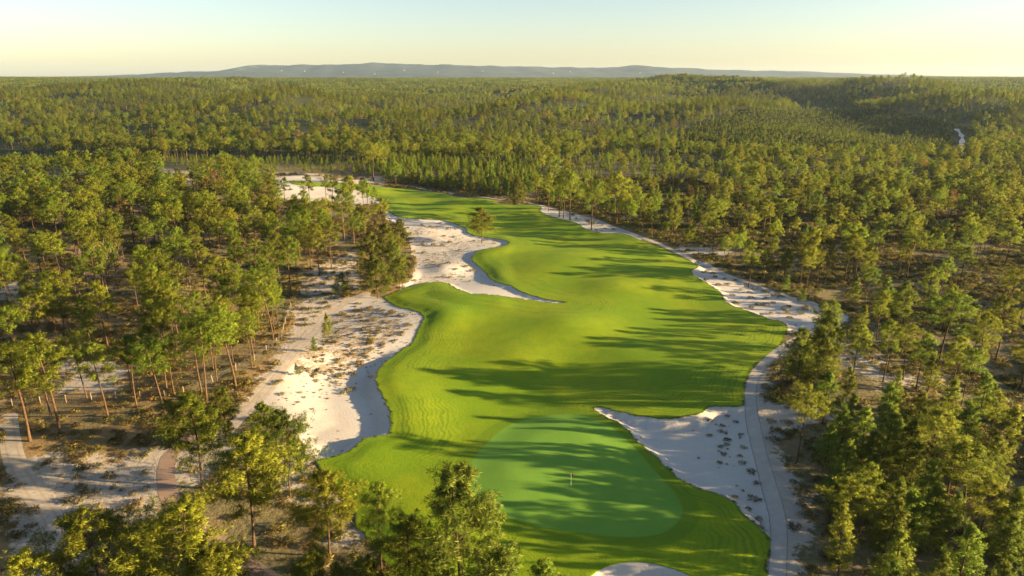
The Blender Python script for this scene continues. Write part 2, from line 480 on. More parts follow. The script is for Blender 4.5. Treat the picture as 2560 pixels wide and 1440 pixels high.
for k, p in WP.items():
    D[k] = sdf(p, X, Y) + (1.3 * wob(X, Y, 2.6, 7) + .8 * wob(X, Y, .9, 8)).astype(np.float32)
D['path'] = 1.12 - line_dist(W_PATH, X, Y)
D['track'] = 1.5 - line_dist(W_TRACK, X, Y)
D['track2'] = 1.5 - line_dist(W_TRACK2, X, Y)
D['brick'] = 1.3 - line_dist(W_BRICK, X, Y)

def zone(polys, soft=4.0):
    out = np.zeros(len(X), np.float32)
    for p, v in polys:
        out = np.maximum(out, v * ss(-soft, soft, sdf(world_poly(p), X, Y, 12)))
    return out

SANDZ = zone([
    ([(1930,900),(1975,868),(1990,870),(1915,940),(1900,985),(1902,1012),(1935,1015),(2010,1025),(2070,1035),(2075,1048),(2000,1060),(1958,1075),(1945,1095),(1940,1130),(1955,1175),(1975,1225),(2000,1260),(2020,1310),(2020,1350),(1990,1390),(1992,1470),(1970,1600),(1930,1600),(1925,1400),(1940,1300),(1900,1150),(1870,1040),(1865,960)], .95),
    ([(0,1120),(60,1130),(330,1120),(560,1090),(600,1130),(560,1180),(440,1230),(400,1290),(300,1420),(0,1500)], .56),
    ([(600,1130),(700,1100),(760,1130),(800,1170),(860,1260),(920,1350),(900,1440),(840,1420),(800,1300),(700,1240)], .48),
    ([(600,1010),(690,880),(740,760),(800,740),(880,740),(960,745),(800,860),(690,1000),(640,1050)], .72),
    ([(820,640),(900,620),(910,720),(760,740),(740,700)], .6),
    ([(130,930),(160,900),(330,910),(310,980),(150,985)], .75),
    ([(0,720),(60,700),(170,730),(100,780),(0,760)], .6),
    ([(380,420),(560,430),(560,470),(380,480)], .55),
    ([(680,430),(960,440),(980,480),(900,520),(680,500)], .6),
    ([(1690,610),(1830,620),(1830,645),(1700,640)], .6),
    ([(2100,790),(2140,860),(2240,900),(2200,960),(2080,900),(2080,820)], .55),
    ([(1960,1090),(2040,1300),(2020,1440),(1960,1440)], .45),
    ([(2130,930),(2350,930),(2420,990),(2200,1000)], .35),
    ([(100,480),(230,470),(260,500),(100,510)], .6),
    ([(1900,480),(1960,480),(1960,520),(1850,510)], .45),
])
LITTER = zone([
    ([(700,900),(760,790),(840,765),(960,760),(1010,785),(1030,810),(1010,850),(940,890),(860,925),(760,950)], .78),
    ([(690,1010),(760,950),(860,925),(900,950),(800,1000),(730,1040)], .48),
    ([(1010,560),(1120,560),(1150,590),(1250,600),(1190,620),(1150,700),(1060,715),(1010,650)], .62),
    ([(1770,690),(1900,720),(2080,790),(1900,780)], .10),
    ([(1760,1020),(1870,1020),(1900,1200),(1920,1320),(1870,1290),(1820,1150)], .25),
    ([(1900,1000),(2080,1020),(2070,1070),(1960,1080)], .6),
    ([(1350,520),(1560,575),(1500,590)], .4),
    ([(690,455),(960,470),(940,512),(720,498)], .25),
], 5)

Z = h0(X, Y)
fd = np.maximum(D['fair'], 0)
# sand lies in hollows: deeper behind the turf edge, climbing towards the far rim
def hollow(d, depth, w):
    return -depth * ss(0, w, d)
infair = D['fair'] > 0
outfair = np.clip(-D['fair'], 0, 25)
YB = at(950, 930)[1]
Z = Z - np.where(~infair, 1.5 * ss(0.0, 3.2, outfair) * (1 - ss(9, 20, outfair)) * ss(-2, 3, D['basin']) * ss(YB + 16, YB + 4, Y), 0)
Z = Z - np.where(~infair, 1.1 * ss(0.0, 2.6, outfair) * ss(-.5, 2.5, D['greenside']) * (1 - .7 * ss(6, 16, outfair)), 0)
Z = Z - np.where(~infair, 0.55 * ss(0.0, 2.0, outfair) * ss(-1, 3, D['waste']) * (1 - .8 * ss(8, 18, outfair)), 0)
Z = Z - np.where(~infair, .7 * ss(0.0, 2.6, outfair) * ss(-1, 3, D['fairwayside']), 0)
Z = Z - np.where(D['front'] > 0, 1.3 * ss(0, 2.2, D['front']), 0)
Z = Z + 0.35 * ss(0, 8, D['green'])
# shoulder of turf right of the hollow and a mound in the middle waste
mx_, my_ = at(1120, 672)
Z = Z + 1.5 * np.exp(-(((X - mx_) / 6) ** 2 + ((Y - my_) / 7) ** 2))
Z = Z + 0.35 * ss(14, 5, D['fair']) * ss(0, 4, D['fair']) * ss(2, -4, X)
for (px2, py2, hh, wx2, wy2) in ((1530, 716, 1.5, 9, 7), (1430, 812, 1.3, 9, 9), (1650, 640, 1.2, 10, 9), (1130, 790, .9, 7, 9), (1560, 880, .9, 8, 8), (1330, 560, 1.2, 9, 10), (1290, 900, .8, 7, 8)):
    cx2, cy2 = at(px2, py2)
    Z = Z + .55 * hh * np.exp(-(((X - cx2) / wx2) ** 2 + ((Y - cy2) / wy2) ** 2)) * ss(0, 6, D['fair'])
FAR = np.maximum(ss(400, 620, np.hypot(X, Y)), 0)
zgrid = Z.reshape(ny, nx)

def height(x, y):
    """height of the finished ground, read from the grid"""
    x = np.atleast_1d(np.asarray(x, float)); y = np.atleast_1d(np.asarray(y, float))
    i = np.clip(np.searchsorted(xs, x) - 1, 0, nx - 2); j = np.clip(np.searchsorted(ys, y) - 1, 0, ny - 2)
    u = (x - xs[i]) / (xs[i + 1] - xs[i]); v = (y - ys[j]) / (ys[j + 1] - ys[j])
    return (zgrid[j, i] * (1 - u) * (1 - v) + zgrid[j, i + 1] * u * (1 - v) + zgrid[j + 1, i] * (1 - u) * v + zgrid[j + 1, i + 1] * u * v)

def gridval(A, x, y):
    G = A.reshape(ny, nx)
    i = np.clip(np.searchsorted(xs, x) - 1, 0, nx - 2); j = np.clip(np.searchsorted(ys, y) - 1, 0, ny - 2)
    return G[j, i]

q = np.arange(nx * ny).reshape(ny, nx)
a, b_, c, d = q[:-1, :-1].ravel(), q[:-1, 1:].ravel(), q[1:, 1:].ravel(), q[1:, :-1].ravel()
par = ((np.arange(ny - 1)[:, None] + np.arange(nx - 1)[None, :]) % 2).ravel().astype(bool)
T = np.concatenate([np.stack([np.where(par, a, a), b_, np.where(par, c, d)], 1), np.stack([np.where(par, a, b_), c, d], 1)])
HEATHY = ss(15, 55, X - .02 * Y)
KEYS = ['x', 'y', 'z', 'sand', 'litter', 'far', 'heathy'] + list(D)
VAL = np.stack([X, Y, Z, SANDZ, LITTER, FAR, HEATHY] + [D[k] for k in D], 1)
KI = {k: i for i, k in enumerate(KEYS)}
soup = VAL[T]                       # triangles x 3 x values

def cut(S, ki):
    """split a triangle soup along value == 0, returns (positive side, negative side)"""
    f = S[:, :, ki]
    pos = f > 0
    n = pos.sum(1)
    ins = [S[n == 3]]; outs = [S[n == 0]]
    for npos in (1, 2):
        A = S[n == npos]
        if not len(A): continue
        p = A[:, :, ki] > 0
        lone = np.argmax(p if npos == 1 else ~p, 1)
        r = np.arange(len(A))
        a0, a1, a2 = A[r, lone], A[r, (lone + 1) % 3], A[r, (lone + 2) % 3]
        def lerp(u, v):
            t = (u[:, ki] / (u[:, ki] - v[:, ki]))[:, None]
            return u + (v - u) * t
        m1, m2 = lerp(a0, a1), lerp(a0, a2)
        tri = np.stack([a0, m1, m2], 1)
        q1 = np.stack([m1, a1, a2], 1); q2 = np.stack([m1, a2, m2], 1)
        if npos == 1:
            ins.append(tri); outs += [q1, q2]
        else:
            outs.append(tri); ins += [q1, q2]
    return np.concatenate(ins), np.concatenate(outs)

def sheet(name, S, material, lift=0.0, skirt=0.0, attrs=None):
    P = S.reshape(-1, S.shape[2])
    key = np.round(P[:, 0] * 500).astype(np.int64) * 100000000 + np.round(P[:, 1] * 500).astype(np.int64)
    u, first, inv = np.unique(key, return_index=True, return_inverse=True)
    V = P[first]; F = inv.reshape(-1, 3)
    F = F[(F[:, 0] != F[:, 1]) & (F[:, 1] != F[:, 2]) & (F[:, 0] != F[:, 2])]
    co = V[:, :3].copy(); co[:, 2] += lift
    AT = {k: V[:, KI[v]] for k, v in (attrs or {}).items()}
    if skirt:
        E = np.concatenate([F[:, [0, 1]], F[:, [1, 2]], F[:, [2, 0]]])
        ek = np.sort(E, 1); kk = ek[:, 0] * 10000000 + ek[:, 1]
        uu, fi, cnt = np.unique(kk, return_index=True, return_counts=True)
        B = E[fi[cnt == 1]]
        n0 = len(co)
        low = co.copy(); low[:, 2] -= skirt
        used = np.unique(B); mp = np.full(n0, -1); mp[used] = np.arange(len(used)) + n0
        mt_ = mp + len(used)
        co = np.concatenate([co, low[used], co[used]])
        for k in AT: AT[k] = np.concatenate([AT[k], AT[k][used], AT[k][used]])
        F = np.concatenate([F, np.stack([mt_[B[:, 1]], mt_[B[:, 0]], mp[B[:, 0]]], 1), np.stack([mt_[B[:, 1]], mp[B[:, 0]], mp[B[:, 1]]], 1)])
    me = mesh_np(name, co, F, [material], True, AT)
    o = link(name, me)
    return o

front_s, soup = cut(soup, KI['front'])
path_s, soup = cut(soup, KI['path'])
green_s, soup = cut(soup, KI['green'])
fair_s, soup = cut(soup, KI['fair'])
track_s, soup = cut(soup, KI['track'])
sand_s = {}
for k in SANDS:
    sand_s[k], soup = cut(soup, KI[k])
brick_s, soup = cut(soup, KI['brick'])
track2_s, soup = cut(soup, KI['track2'])

o = sheet('ground', soup, MT['ground'], attrs={'sand': 'sand', 'far': 'far', 'heathy': 'heathy'}); tag(o, 'brown heath and needle-covered forest floor with sandy patches', 'ground', kind='structure')
o = sheet('fairway', fair_s, MT['fair'], .12, .4, {'edge': 'fair', 'green_edge': 'green'}); tag(o, 'bright green mown fairway winding away between the sand areas', 'fairway', kind='structure')
o = sheet('putting_green', green_s, MT['green'], .115, 0, {'edge': 'green'}); tag(o, 'smooth closely mown putting green around the flagstick', 'putting green', kind='structure')
o = sheet('cart_path', path_s, MT['cart'], .02, .12, {'edge': 'path'}); tag(o, 'pale grey cart path curving along the fairway edge', 'path', kind='structure')
o = sheet('sand_track', track_s, MT['track'], .0, 0, {'edge': 'track'}); tag(o, 'pale sandy track with wheel ruts beside the waste area', 'track', kind='structure')
o = sheet('forest_track', track2_s, MT['track'], .0, 0, {'edge': 'track2'}); tag(o, 'rutted white sand track through heath in the lower corner', 'track', kind='structure')
o = sheet('brick_path', brick_s, MT['brick'], .02, .1, {'edge': 'brick'}); tag(o, 'reddish paved path curving under the near pines', 'path', kind='structure')
SL = {'greenside': ('sand_bunker', 'white sand bunker beside the putting green and cart path'),
      'fairwayside': ('sand_bunker', 'elongated sand waste dotted with tufts by the fairway bend'),
      'tongue': ('sand_bunker', 'narrow sand patch with pines beyond the fairway'),
      'waste': ('sand_bunker', 'broad sandy waste under the lone pine'),
      'basin': ('sand_bunker', 'large sandy hollow with scrub left of the fairway'),
      'distant': ('sand_bunker', 'distant white sand bunker at the far end of the fairway')}
for k in SANDS:
    o = sheet(SL[k][0], sand_s[k], MT['sand'], 0, 0, {'litter': 'litter'}); tag(o, SL[k][1], 'bunker' if 'bunker' in SL[k][0] else 'sand', kind='structure')
o = sheet('sand_bunker', front_s, MT['sand'], 0, 0, {'litter': 'litter'}); tag(o, 'small sand bunker cut off by the lower picture edge', 'bunker', kind='structure')

# far ridge
prof = [(-400,196),(0,196),(300,191),(450,187),(560,182),(620,179),(650,176),(672,170),(690,166),(708,170),(722,167),(760,168),(800,165),(850,166),(900,163),(950,161),(1000,163),(1050,166),(1150,167),(1280,169),(1400,172),(1520,172),(1550,168),(1570,166),(1600,170),(1640,172),(1750,178),(1850,180),(1900,179),(2000,182),(2100,187),(2200,190),(2400,194),(2960,196)]
HD = 9300.0
pxs = np.array([p[0] for p in prof]); pys = np.array([p[1] for p in prof])
nu, nv = 420, 26
rs = np.random.RandomState(3)
hx = np.linspace(-400, 2960, nu)
top = np.interp(hx, pxs, pys)
elev = (193 - top) / FPX * math.cos(0.3) ** 0 * HD
HV = []
for j in range(nv):
    t = j / (nv - 1)
    yy = HD - 2600 + 3600 * t
    shape = ss(0, .72, t) * (1 - ss(.78, 1.0, t) * .6)
    xw = (hx - 1280) / FPX * HD * (0.98 + .03 * t)
    rough = (np.sin(hx / 23 + t * 9) * np.sin(hx / 41 - t * 7) * 10 + np.sin(hx / 9 + t * 13) * 4 + np.sin(hx / 3.7 + t * 21) * 2) * shape * ss(0, 60, elev) * (1 - .45 * ss(.6, .72, t))
    zz = 40 + shape * (elev + CAMZ - 40) * (1.0) + rough
    HV.append(np.stack([xw, np.full(nu, yy), zz], 1))
HV = np.concatenate(HV)
HV[:, 1] += np.sin(HV[:, 0] / 500) * 150
qq = np.arange(nu * nv).reshape(nv, nu)
HF = np.stack([qq[:-1, :-1].ravel(), qq[:-1, 1:].ravel(), qq[1:, 1:].ravel(), qq[1:, :-1].ravel()], 1)
o = link('hills', mesh_np('hills', HV, HF, [MT['hill']], True)); tag(o, 'long hazy blue ridge on the horizon', 'hills', kind='structure')

# ------------------------------------------------------------------ trees and shrubs: shapes
def tube(V, F, pts, rads, sides=6):
    base = sum(len(v) for v in V)
    pts = np.asarray(pts, float)
    rings = []
    for i, p in enumerate(pts):
        dirv = pts[min(i + 1, len(pts) - 1)] - pts[max(i - 1, 0)]
        dirv = dirv / (np.linalg.norm(dirv) + 1e-9)
        u = np.cross(dirv, (0.3, 0.9, 0.1)); u /= np.linalg.norm(u) + 1e-9
        w = np.cross(dirv, u)
        ang = np.arange(sides) * 2 * math.pi / sides
        rings.append(p + rads[i] * (np.cos(ang)[:, None] * u + np.sin(ang)[:, None] * w))
    V.append(np.concatenate(rings))
    for i in range(len(pts) - 1):
        r0 = base + i * sides
        for s in range(sides):
            F.append((r0 + s, r0 + (s + 1) % sides, r0 + sides + (s + 1) % sides, r0 + sides + s))

def puffs(rs, C, R, n, w, upb=.35, out=None):
    """needle brushes: n blades radiating from each centre"""
    k = len(C)
    v = rs.normal(size=(k, n, 3)); v[..., 2] = v[..., 2] * .85 + upb
    v /= np.linalg.norm(v, axis=2, keepdims=True)
    L = (R[:, None] * rs.uniform(.7, 1.15, (k, n)))[..., None]
    side = np.cross(v, rs.normal(size=(k, n, 3))); side /= np.linalg.norm(side, axis=2, keepdims=True) + 1e-9
    side *= (w * R[:, None] * rs.uniform(.7, 1.3, (k, n)))[..., None]
    p0 = C[:, None] + v * L * .12
    mid = C[:, None] + v * L * .62
    tip = C[:, None] + v * L
    V = np.stack([p0, mid - side * .5, tip, mid + side * .5], 2).reshape(-1, 3)
    i = np.arange(k * n) * 4
    F = np.stack([i, i + 1, i + 2, i + 3], 1)
    sh = np.repeat(np.clip(rs.normal(.25, .22, (k, 1)) + rs.uniform(-.1, .25, (k, n)), 0, 1).ravel(), 4)
    if out is None:
        out = np.tile((0, 0, .6), (k, 1))
    nr = v * .85 + out[:, None] * .5 + np.array([0, 0, .12])
    nr /= np.linalg.norm(nr, axis=2, keepdims=True) + 1e-9
    return V, F, sh, np.repeat(nr.reshape(-1, 3), 4, 0)

def pine_shape(seed, Ht, R, z0, style='mature', nb=22, blades=20, w=.17, pr=.62, per=1.0):
    rs = np.random.RandomState(seed)
    lean = rs.normal(0, .045, 2) * Ht
    def axis_pt(t):
        return np.array([lean[0] * t * t + .12 * math.sin(t * 5 + seed), lean[1] * t * t + .12 * math.cos(t * 4 + seed), Ht * t])
    V, F = [], []
    ts = np.linspace(0, .96, 9)
    r0 = Ht * .0112
    tube(V, F, [axis_pt(t) for t in ts], [r0 * (1.35 if t == 0 else 1) * (1 - .8 * t) + .015 for t in ts], 7)
    C, RR = [], []
    az = rs.uniform(0, 6.28)
    gap = rs.uniform(0, 6.28)
    for i in range(nb):
        s = (i + rs.uniform(.1, .9)) / nb
        t = z0 + (.97 - z0) * s
        az += 2.4 + rs.normal(0, .35)
        if style == 'mature':
            prof = (.62 + .38 * math.sin(math.pi * min(1, s * 1.05 + .12))) * (1 - .72 * s ** 2.6)
            rise = .12 + .5 * s + rs.normal(0, .1)
            short = .55 if abs(((az - gap + math.pi) % (2 * math.pi)) - math.pi) < .7 else 1
            Lb = R * prof * rs.uniform(.62, 1.12) * short
        elif style == 'flat':
            prof = (.75 + .25 * s) * (1 - .55 * s ** 4)
            rise = .18 + .35 * s + rs.normal(0, .08)
            Lb = R * prof * rs.uniform(.6, 1.1)
        else:
            prof = (1.0 - .86 * s ** 1.15) * (.72 + .28 * min(1, s * 6))
            rise = .35 + .35 * s + rs.normal(0, .1)
            Lb = R * prof * rs.uniform(.7, 1.15)
        p = axis_pt(t)
        dv = np.array([math.cos(az), math.sin(az), rise])
        bend = np.array([-math.sin(az), math.cos(az), 0]) * rs.normal(0, .15) * Lb
        p1 = p + dv * Lb * .55 + bend * .5
        p2 = p + dv * Lb * np.array([1, 1, .95]) + bend
        rb = max(.022, r0 * (1 - .7 * t) * .33)
        tube(V, F, [p, p1, p2], [rb, rb * .7, rb * .3], 4)
        k = int((3 + Lb * 3.3) * per * (1.0 if style != 'young' else 1.15))
        u = rs.uniform(.38 if style != 'young' else .25, 1.06, k)[:, None] ** .8
        cen = p + dv * Lb * u + bend * u
        cen = cen + rs.normal(size=(k, 3)) * np.array([.15, .15, .085]) * Lb + np.array([0, 0, .12])
        C.append(cen); RR.append(pr * rs.uniform(.7, 1.25, k))
        for _ in range(2 if Lb > 1.5 else 0):
            tw = cen[rs.randint(k)]
            tube(V, F, [p1, tw], [rb * .5, rb * .2], 3)
    k = int(12 * per)
    cen = axis_pt(.97) + rs.normal(size=(k, 3)) * np.array([.16, .16, .10]) * R
    if style == 'young':
        cen = axis_pt(.97) + rs.normal(size=(k, 3)) * np.array([.06, .06, .25]) * R
    C.append(cen); RR.append(pr * rs.uniform(.6, 1.1, k))
    if z0 > .4:
        for _ in range(6):      # dead lower stubs
            t = rs.uniform(.25, z0); p = axis_pt(t); a_ = rs.uniform(0, 6.28); l = rs.uniform(.4, 1.4)
            tube(V, F, [p, p + np.array([math.cos(a_), math.sin(a_), .1]) * l], [.03, .012], 3)
    C = np.concatenate(C); RR = np.concatenate(RR)
    cen = np.array([*axis_pt((z0 + 1) / 2)[:2], Ht * (z0 + (.45 if style != 'young' else .3) * (1 - z0))])
    out = (C - cen) / np.array([R, R, Ht * (1 - z0) * .6])
    out /= np.maximum(np.linalg.norm(out, axis=1, keepdims=True), .35)
    return (np.concatenate(V), np.array(F)), puffs(rs, C, RR, blades, w, .35, out)

def bare_shape(seed, Ht, R, z0=.35):
    rs = np.random.RandomState(seed); V, F = [], []
    def grow(p, dv, L, r, lev):
        q_ = p + dv * L * .5 + rs.normal(0, .05 * L, 3); e = p + dv * L + rs.normal(0, .06 * L, 3)
        tube(V, F, [p, q_, e], [max(r, .024), max(r * .8, .022), max(r * .55, .018)], 5 if lev < 2 else 3)
        if lev >= 5: return
        for _ in range(3):
            nd = dv + rs.normal(0, .48, 3); nd[2] += .12
            nd /= np.linalg.norm(nd)
            grow(p + (e - p) * rs.uniform(.6, 1), nd, L * rs.uniform(.66, .84), r * .6, lev + 1)
    tube(V, F, [(0, 0, 0), (.05, 0, Ht * z0 * .5), (0, .05, Ht * z0)], [Ht * .02, Ht * .016, Ht * .015], 7)
    for i in range(5):
        a_ = i * 1.257 + rs.uniform(0, .6)
        grow(np.array([0, 0, Ht * z0]), np.array([math.cos(a_) * .75, math.sin(a_) * .75, .75]) / 1.3, Ht * .24, Ht * .010, 1)
    V = np.concatenate(V); F = np.array(F)
    m = V[:, 2] > Ht * z0
    ext = np.percentile(np.hypot(V[m, 0], V[m, 1]), 98)
    V[:, :2] = np.where(m[:, None], V[:, :2] * R / ext, V[:, :2])
    zt = V[:, 2].max(); V[m, 2] = Ht * z0 + (V[m, 2] - Ht * z0) * (Ht * (1 - z0)) / (zt - Ht * z0)
    return V, F

def shrub_shape(seed, R, Hs, k=26, blades=9, w=.16):
    rs = np.random.RandomState(seed)
    a_ = rs.uniform(0, 6.28, k); r = R * np.sqrt(rs.uniform(0, 1, k)) * .8
    C = np.stack([np.cos(a_) * r, np.sin(a_) * r, Hs * (1 - (r / R) ** 2) * rs.uniform(.35, .85, k) * .75], 1)
    return puffs(rs, C, np.full(k, R * .42) * rs.uniform(.7, 1.2, k), blades, w, .55, C / R + np.array([0, 0, .2]))

# tree meshes: crown and trunk of every kind, unit = metres at the given height
KIND = {}
def kind(key, n, crown_mat, trunk_mat=None, **kw):
    L = []
    for i in range(n):
        (tv, tf), (cv, cf, sh, nr) = pine_shape(hash_seed(key) + i * 7, **kw)
        L.append((mesh_np(key + '_trunk', tv, tf, [trunk_mat or MT['bark']], True), mesh_np(key + '_crown', cv, cf, [crown_mat], True, {'shade': sh}, None, nr)))
    KIND[key] = (L, kw['Ht'])
def hash_seed(s):
    return sum((i + 1) * ord(c) for i, c in enumerate(s)) % 9973
kind('mature', 5, MT['pine'], Ht=14, R=3.9, z0=.50, nb=26, blades=27, w=.09, pr=.42, per=2.4)
kind('tall', 3, MT['pine'], Ht=15, R=4.2, z0=.60, nb=22, blades=27, w=.09, pr=.42, per=2.5)
kind('flat', 3, MT['pine'], Ht=13, R=4.3, z0=.62, style='flat', nb=20, blades=27, w=.09, pr=.42, per=2.4)
kind('bushy', 3, MT['deep'], Ht=12, R=4.6, z0=.16, nb=50, blades=27, w=.09, pr=.44, per=2.6)
kind('round', 4, MT['pine'], Ht=13, R=4.6, z0=.36, nb=38, blades=27, w=.09, pr=.42, per=3.5)
kind('lone', 1, MT['deep'], Ht=13, R=5.3, z0=.30, nb=40, blades=27, w=.09, pr=.44, per=3.2)
kind('young', 5, MT['young'], Ht=9, R=2.5, z0=.14, style='young', nb=32, blades=25, w=.10, pr=.36, per=2.2)
kind('rusty', 2, MT['rust'], Ht=12, R=3.2, z0=.5, nb=18, blades=12, w=.12)
BARE = [mesh_np('bare_tree', *bare_shape(s, 12, 5.2), [MT['grey']], True) for s in (5, 9)]

# forest instances (lighter shapes, trunk and crown in one mesh)
def lod_mesh(name, parts, crown_mat):
    V, F, MI, SH, NR = [], [], [], [], []; n = 0
    for (tv, tf), (cv, cf, sh, nr) in parts:
        tn = tv - np.array([tv[:, 0].mean(), tv[:, 1].mean(), 0]); tn[:, 2] = 0; NR += [tn / (np.linalg.norm(tn, axis=1, keepdims=True) + 1e-6), nr]
        V += [tv, cv]; F += [tf + n, cf + n + len(tv)]; MI += [np.zeros(len(tf)), np.ones(len(cf))]
        SH += [np.zeros(len(tv)), sh]; n += len(tv) + len(cv)
    return mesh_np(name, np.concatenate(V), np.concatenate(F), [MT['bark'], crown_mat], True, {'shade': np.concatenate(SH)}, np.concatenate(MI), np.concatenate(NR))

LOD = bpy.data.collections.new('forest_shapes')
def lod(me):
    o = bpy.data.objects.new(me.name, me); LOD.objects.link(o)
for i in range(6):
    lod(lod_mesh('a_stand_pine_%d' % i, [pine_shape(300 + i, 13, 3.5, .52, 'flat' if i % 3 == 2 else 'mature', 22, 20, .12, .46, 2.0)], MT['pine_far']))
for i in range(3):
    lod(lod_mesh('b_stand_young_%d' % i, [pine_shape(340 + i, 9, 2.3, .15, 'young', 26, 18, .13, .40, 1.9)], MT['young']))
lod(lod_mesh('c_stand_rusty', [pine_shape(351, 12, 3.0, .5, 'mature', 16, 14, .12, .46, 1.5)], MT['rust']))
def patch(seed):
    rs = np.random.RandomState(seed); parts = []
    for k in range(24):
        px_, py_ = rs.uniform(-21, 21, 2); s = rs.uniform(.7, 1.15)
        (tv, tf), (cv, cf, sh, nr) = pine_shape(seed * 31 + k, 12 * s, 4.0 * s, .45, 'mature', 7, 8, .5, 1.5, .5)
        off = np.array([px_, py_, -1.0])
        parts.append(((tv[:63] + off, tf[:56]), (cv + off, cf, sh, nr)))
    return lod_mesh('d_stand_patch_%d' % seed, parts, MT['pine_far'])
for s in range(5):
    lod(patch(s + 1))
hv_, hf_, hs_, hn_ = shrub_shape(612, 2.2, 2.2, 34, 10, .3)
for i in range(3):
    lod(lod_mesh('f_stand_dark_%d' % i, [pine_shape(380 + i, 13, 3.4, .45, 'mature', 22, 20, .12, .46, 2.0)], MT['deep']))
lod(mesh_np('e_hill_scrub', hv_, hf_, [M_leaf('hill_scrub', (0.060, 0.085, 0.020), (0.095, 0.115, 0.024), (0.17, 0.17, 0.04), .2, .05)], True, {'shade': hs_}, None, hn_))
SHR = bpy.data.collections.new('scrub_shapes')
SHRUB = []
for i in range(6):
    v, f, s, nr = shrub_shape(500 + i, .75, .8 if i % 2 else .6)
    SHRUB.append(mesh_np('e_scrub_%d' % i, v, f, [MT['heather'] if i % 3 else MT['gorse']], True, {'shade': s}, None, nr))
for me in SHRUB:
    SHR.objects.link(bpy.data.objects.new(me.name, me))

def scatter_object(name, pts, idx, scl, rot, coll, label, cat):
    me = bpy.data.meshes.new(name)
    me.vertices.add(len(pts)); me.vertices.foreach_set('co', np.asarray(pts, np.float32).ravel())
    for nm, ty, dat in (('pick', 'INT', np.asarray(idx, np.int32)), ('size', 'FLOAT', np.asarray(scl, np.float32)), ('turn', 'FLOAT', np.asarray(rot, np.float32))):
        a_ = me.attributes.new(nm, ty, 'POINT'); a_.data.foreach_set('value', dat)
    o = link(name, me)
    ng = bpy.data.node_groups.new(name + '_scatter', 'GeometryNodeTree')
    ng.interface.new_socket('Geometry', in_out='INPUT', socket_type='NodeSocketGeometry')
    ng.interface.new_socket('Geometry', in_out='OUTPUT', socket_type='NodeSocketGeometry')
    n = ng.nodes; L = ng.links
    gi, go = n.new('NodeGroupInput'), n.new('NodeGroupOutput')
    ip = n.new('GeometryNodeInstanceOnPoints'); ci = n.new('GeometryNodeCollectionInfo')
    ci.inputs['Collection'].default_value = coll; ci.inputs['Separate Children'].default_value = True; ci.inputs['Reset Children'].default_value = True
    def at_(nm, ty):
        x_ = n.new('GeometryNodeInputNamedAttribute'); x_.data_type = ty; x_.inputs['Name'].default_value = nm
        return x_.outputs['Attribute']
    L.new(gi.outputs[0], ip.inputs['Points']); L.new(ci.outputs[0], ip.inputs['Instance'])
    ip.inputs['Pick Instance'].default_value = True
    L.new(at_('pick', 'INT'), ip.inputs['Instance Index'])
    L.new(at_('size', 'FLOAT'), ip.inputs['Scale'])
    cx = n.new('ShaderNodeCombineXYZ'); L.new(at_('turn', 'FLOAT'), cx.inputs['Z'])
    e2 = n.new('FunctionNodeEulerToRotation'); L.new(cx.outputs[0], e2.inputs[0]); L.new(e2.outputs[0], ip.inputs['Rotation'])
    L.new(ip.outputs[0], go.inputs[0])
    md = o.modifiers.new('scatter', 'NODES'); md.node_group = ng
    tag(o, label, cat, kind='stuff')
    return o

# ------------------------------------------------------------------ trees: placement
TREES = []          # dicts: x, y, h, kind, label, group
def tree_at(x, y, h, kd, label=None, group=None, wide=1.0):
    TREES.append(dict(x=x, y=y, h=h, kd=kd, label=label, group=group, wide=wide))
def by_base(bx, by, ty, kd, label=None, wide=1.0, group=None):
    x, y = at(bx, by)
    z = float(h0(x, y))
    lo, hi = 1.0, 40.0
    for _ in range(30):
        m = (lo + hi) / 2
        if proj(x, y, z + m)[1] > ty: lo = m
        else: hi = m
    tree_at(x, y, m, kd, label, group, wide)
def by_top(tx, ty, h, kd, label=None, wide=1.0, group=None):
    x, y = at(tx, ty, h)
    tree_at(x, y, h, kd, label, group, wide)

# single pines one can point at
by_base(1204, 604, 517, 'lone', 'lone pine standing on the sand tongue in mid-fairway', 1.08)
by_base(508, 1222, 986, 'round', 'slender pine with a long bare trunk beside the reddish paved path', 1.0)
by_base(637, 1369, 1092, 'round', 'pine with broad tiered crown between the paved path and the turf, trunk bare below', .98)
by_base(727, 1243, 1028, 'lone', 'pine with round crown overlapping the corner of the sandy hollow', .78)
by_base(570, 1112, 972, 'bushy', 'dark full pine at the end of the sand track', .9)
by_base(662, 1120, 1010, 'round', 'short pine wedged behind the tiered pine by the sandy hollow', 1.0)
by_base(825, 1391, 1186, 'round', 'small dark-crowned pine at the near corner of the turf', 1.05)
by_base(957, 1440, 1203, 'mature', 'thin pine with ragged crown in front of the near rough', .8)
by_base(1150, 1535, 1180, 'bushy', 'large bushy pine standing before the putting green', 1.0)
by_base(1030, 1560, 1296, 'round', 'open-crowned pine at the lower edge left of the large bushy pine', 1.0)
by_base(1235, 1600, 1380, 'young', 'low pine top under the large bushy pine at the lower edge', 1.3)
by_base(1362, 1580, 1408, 'young', 'pine tip just showing at the lower edge below the green', 1.4)
by_base(275, 1560, 1284, 'round', 'broad pine crown at the lower edge over the rutted forest track', 1.2)
by_base(490, 1560, 1262, 'round', 'wide light-green pine crown at the lower edge across the paved path', 1.15)
by_base(560, 1600, 1360, 'round', 'pine crown cut by the lower edge beside the paved path', 1.1)
by_base(125, 1610, 1376, 'round', 'pine crown in the lower corner above the rutted track', 1.1)
by_base(806, 1590, 1386, 'round', 'pine crown cut by the lower edge near the turf corner', 1.1)
by_base(920, 1600, 1400, 'round', 'pine crown cut by the lower edge under the thin ragged pine', 1.0)
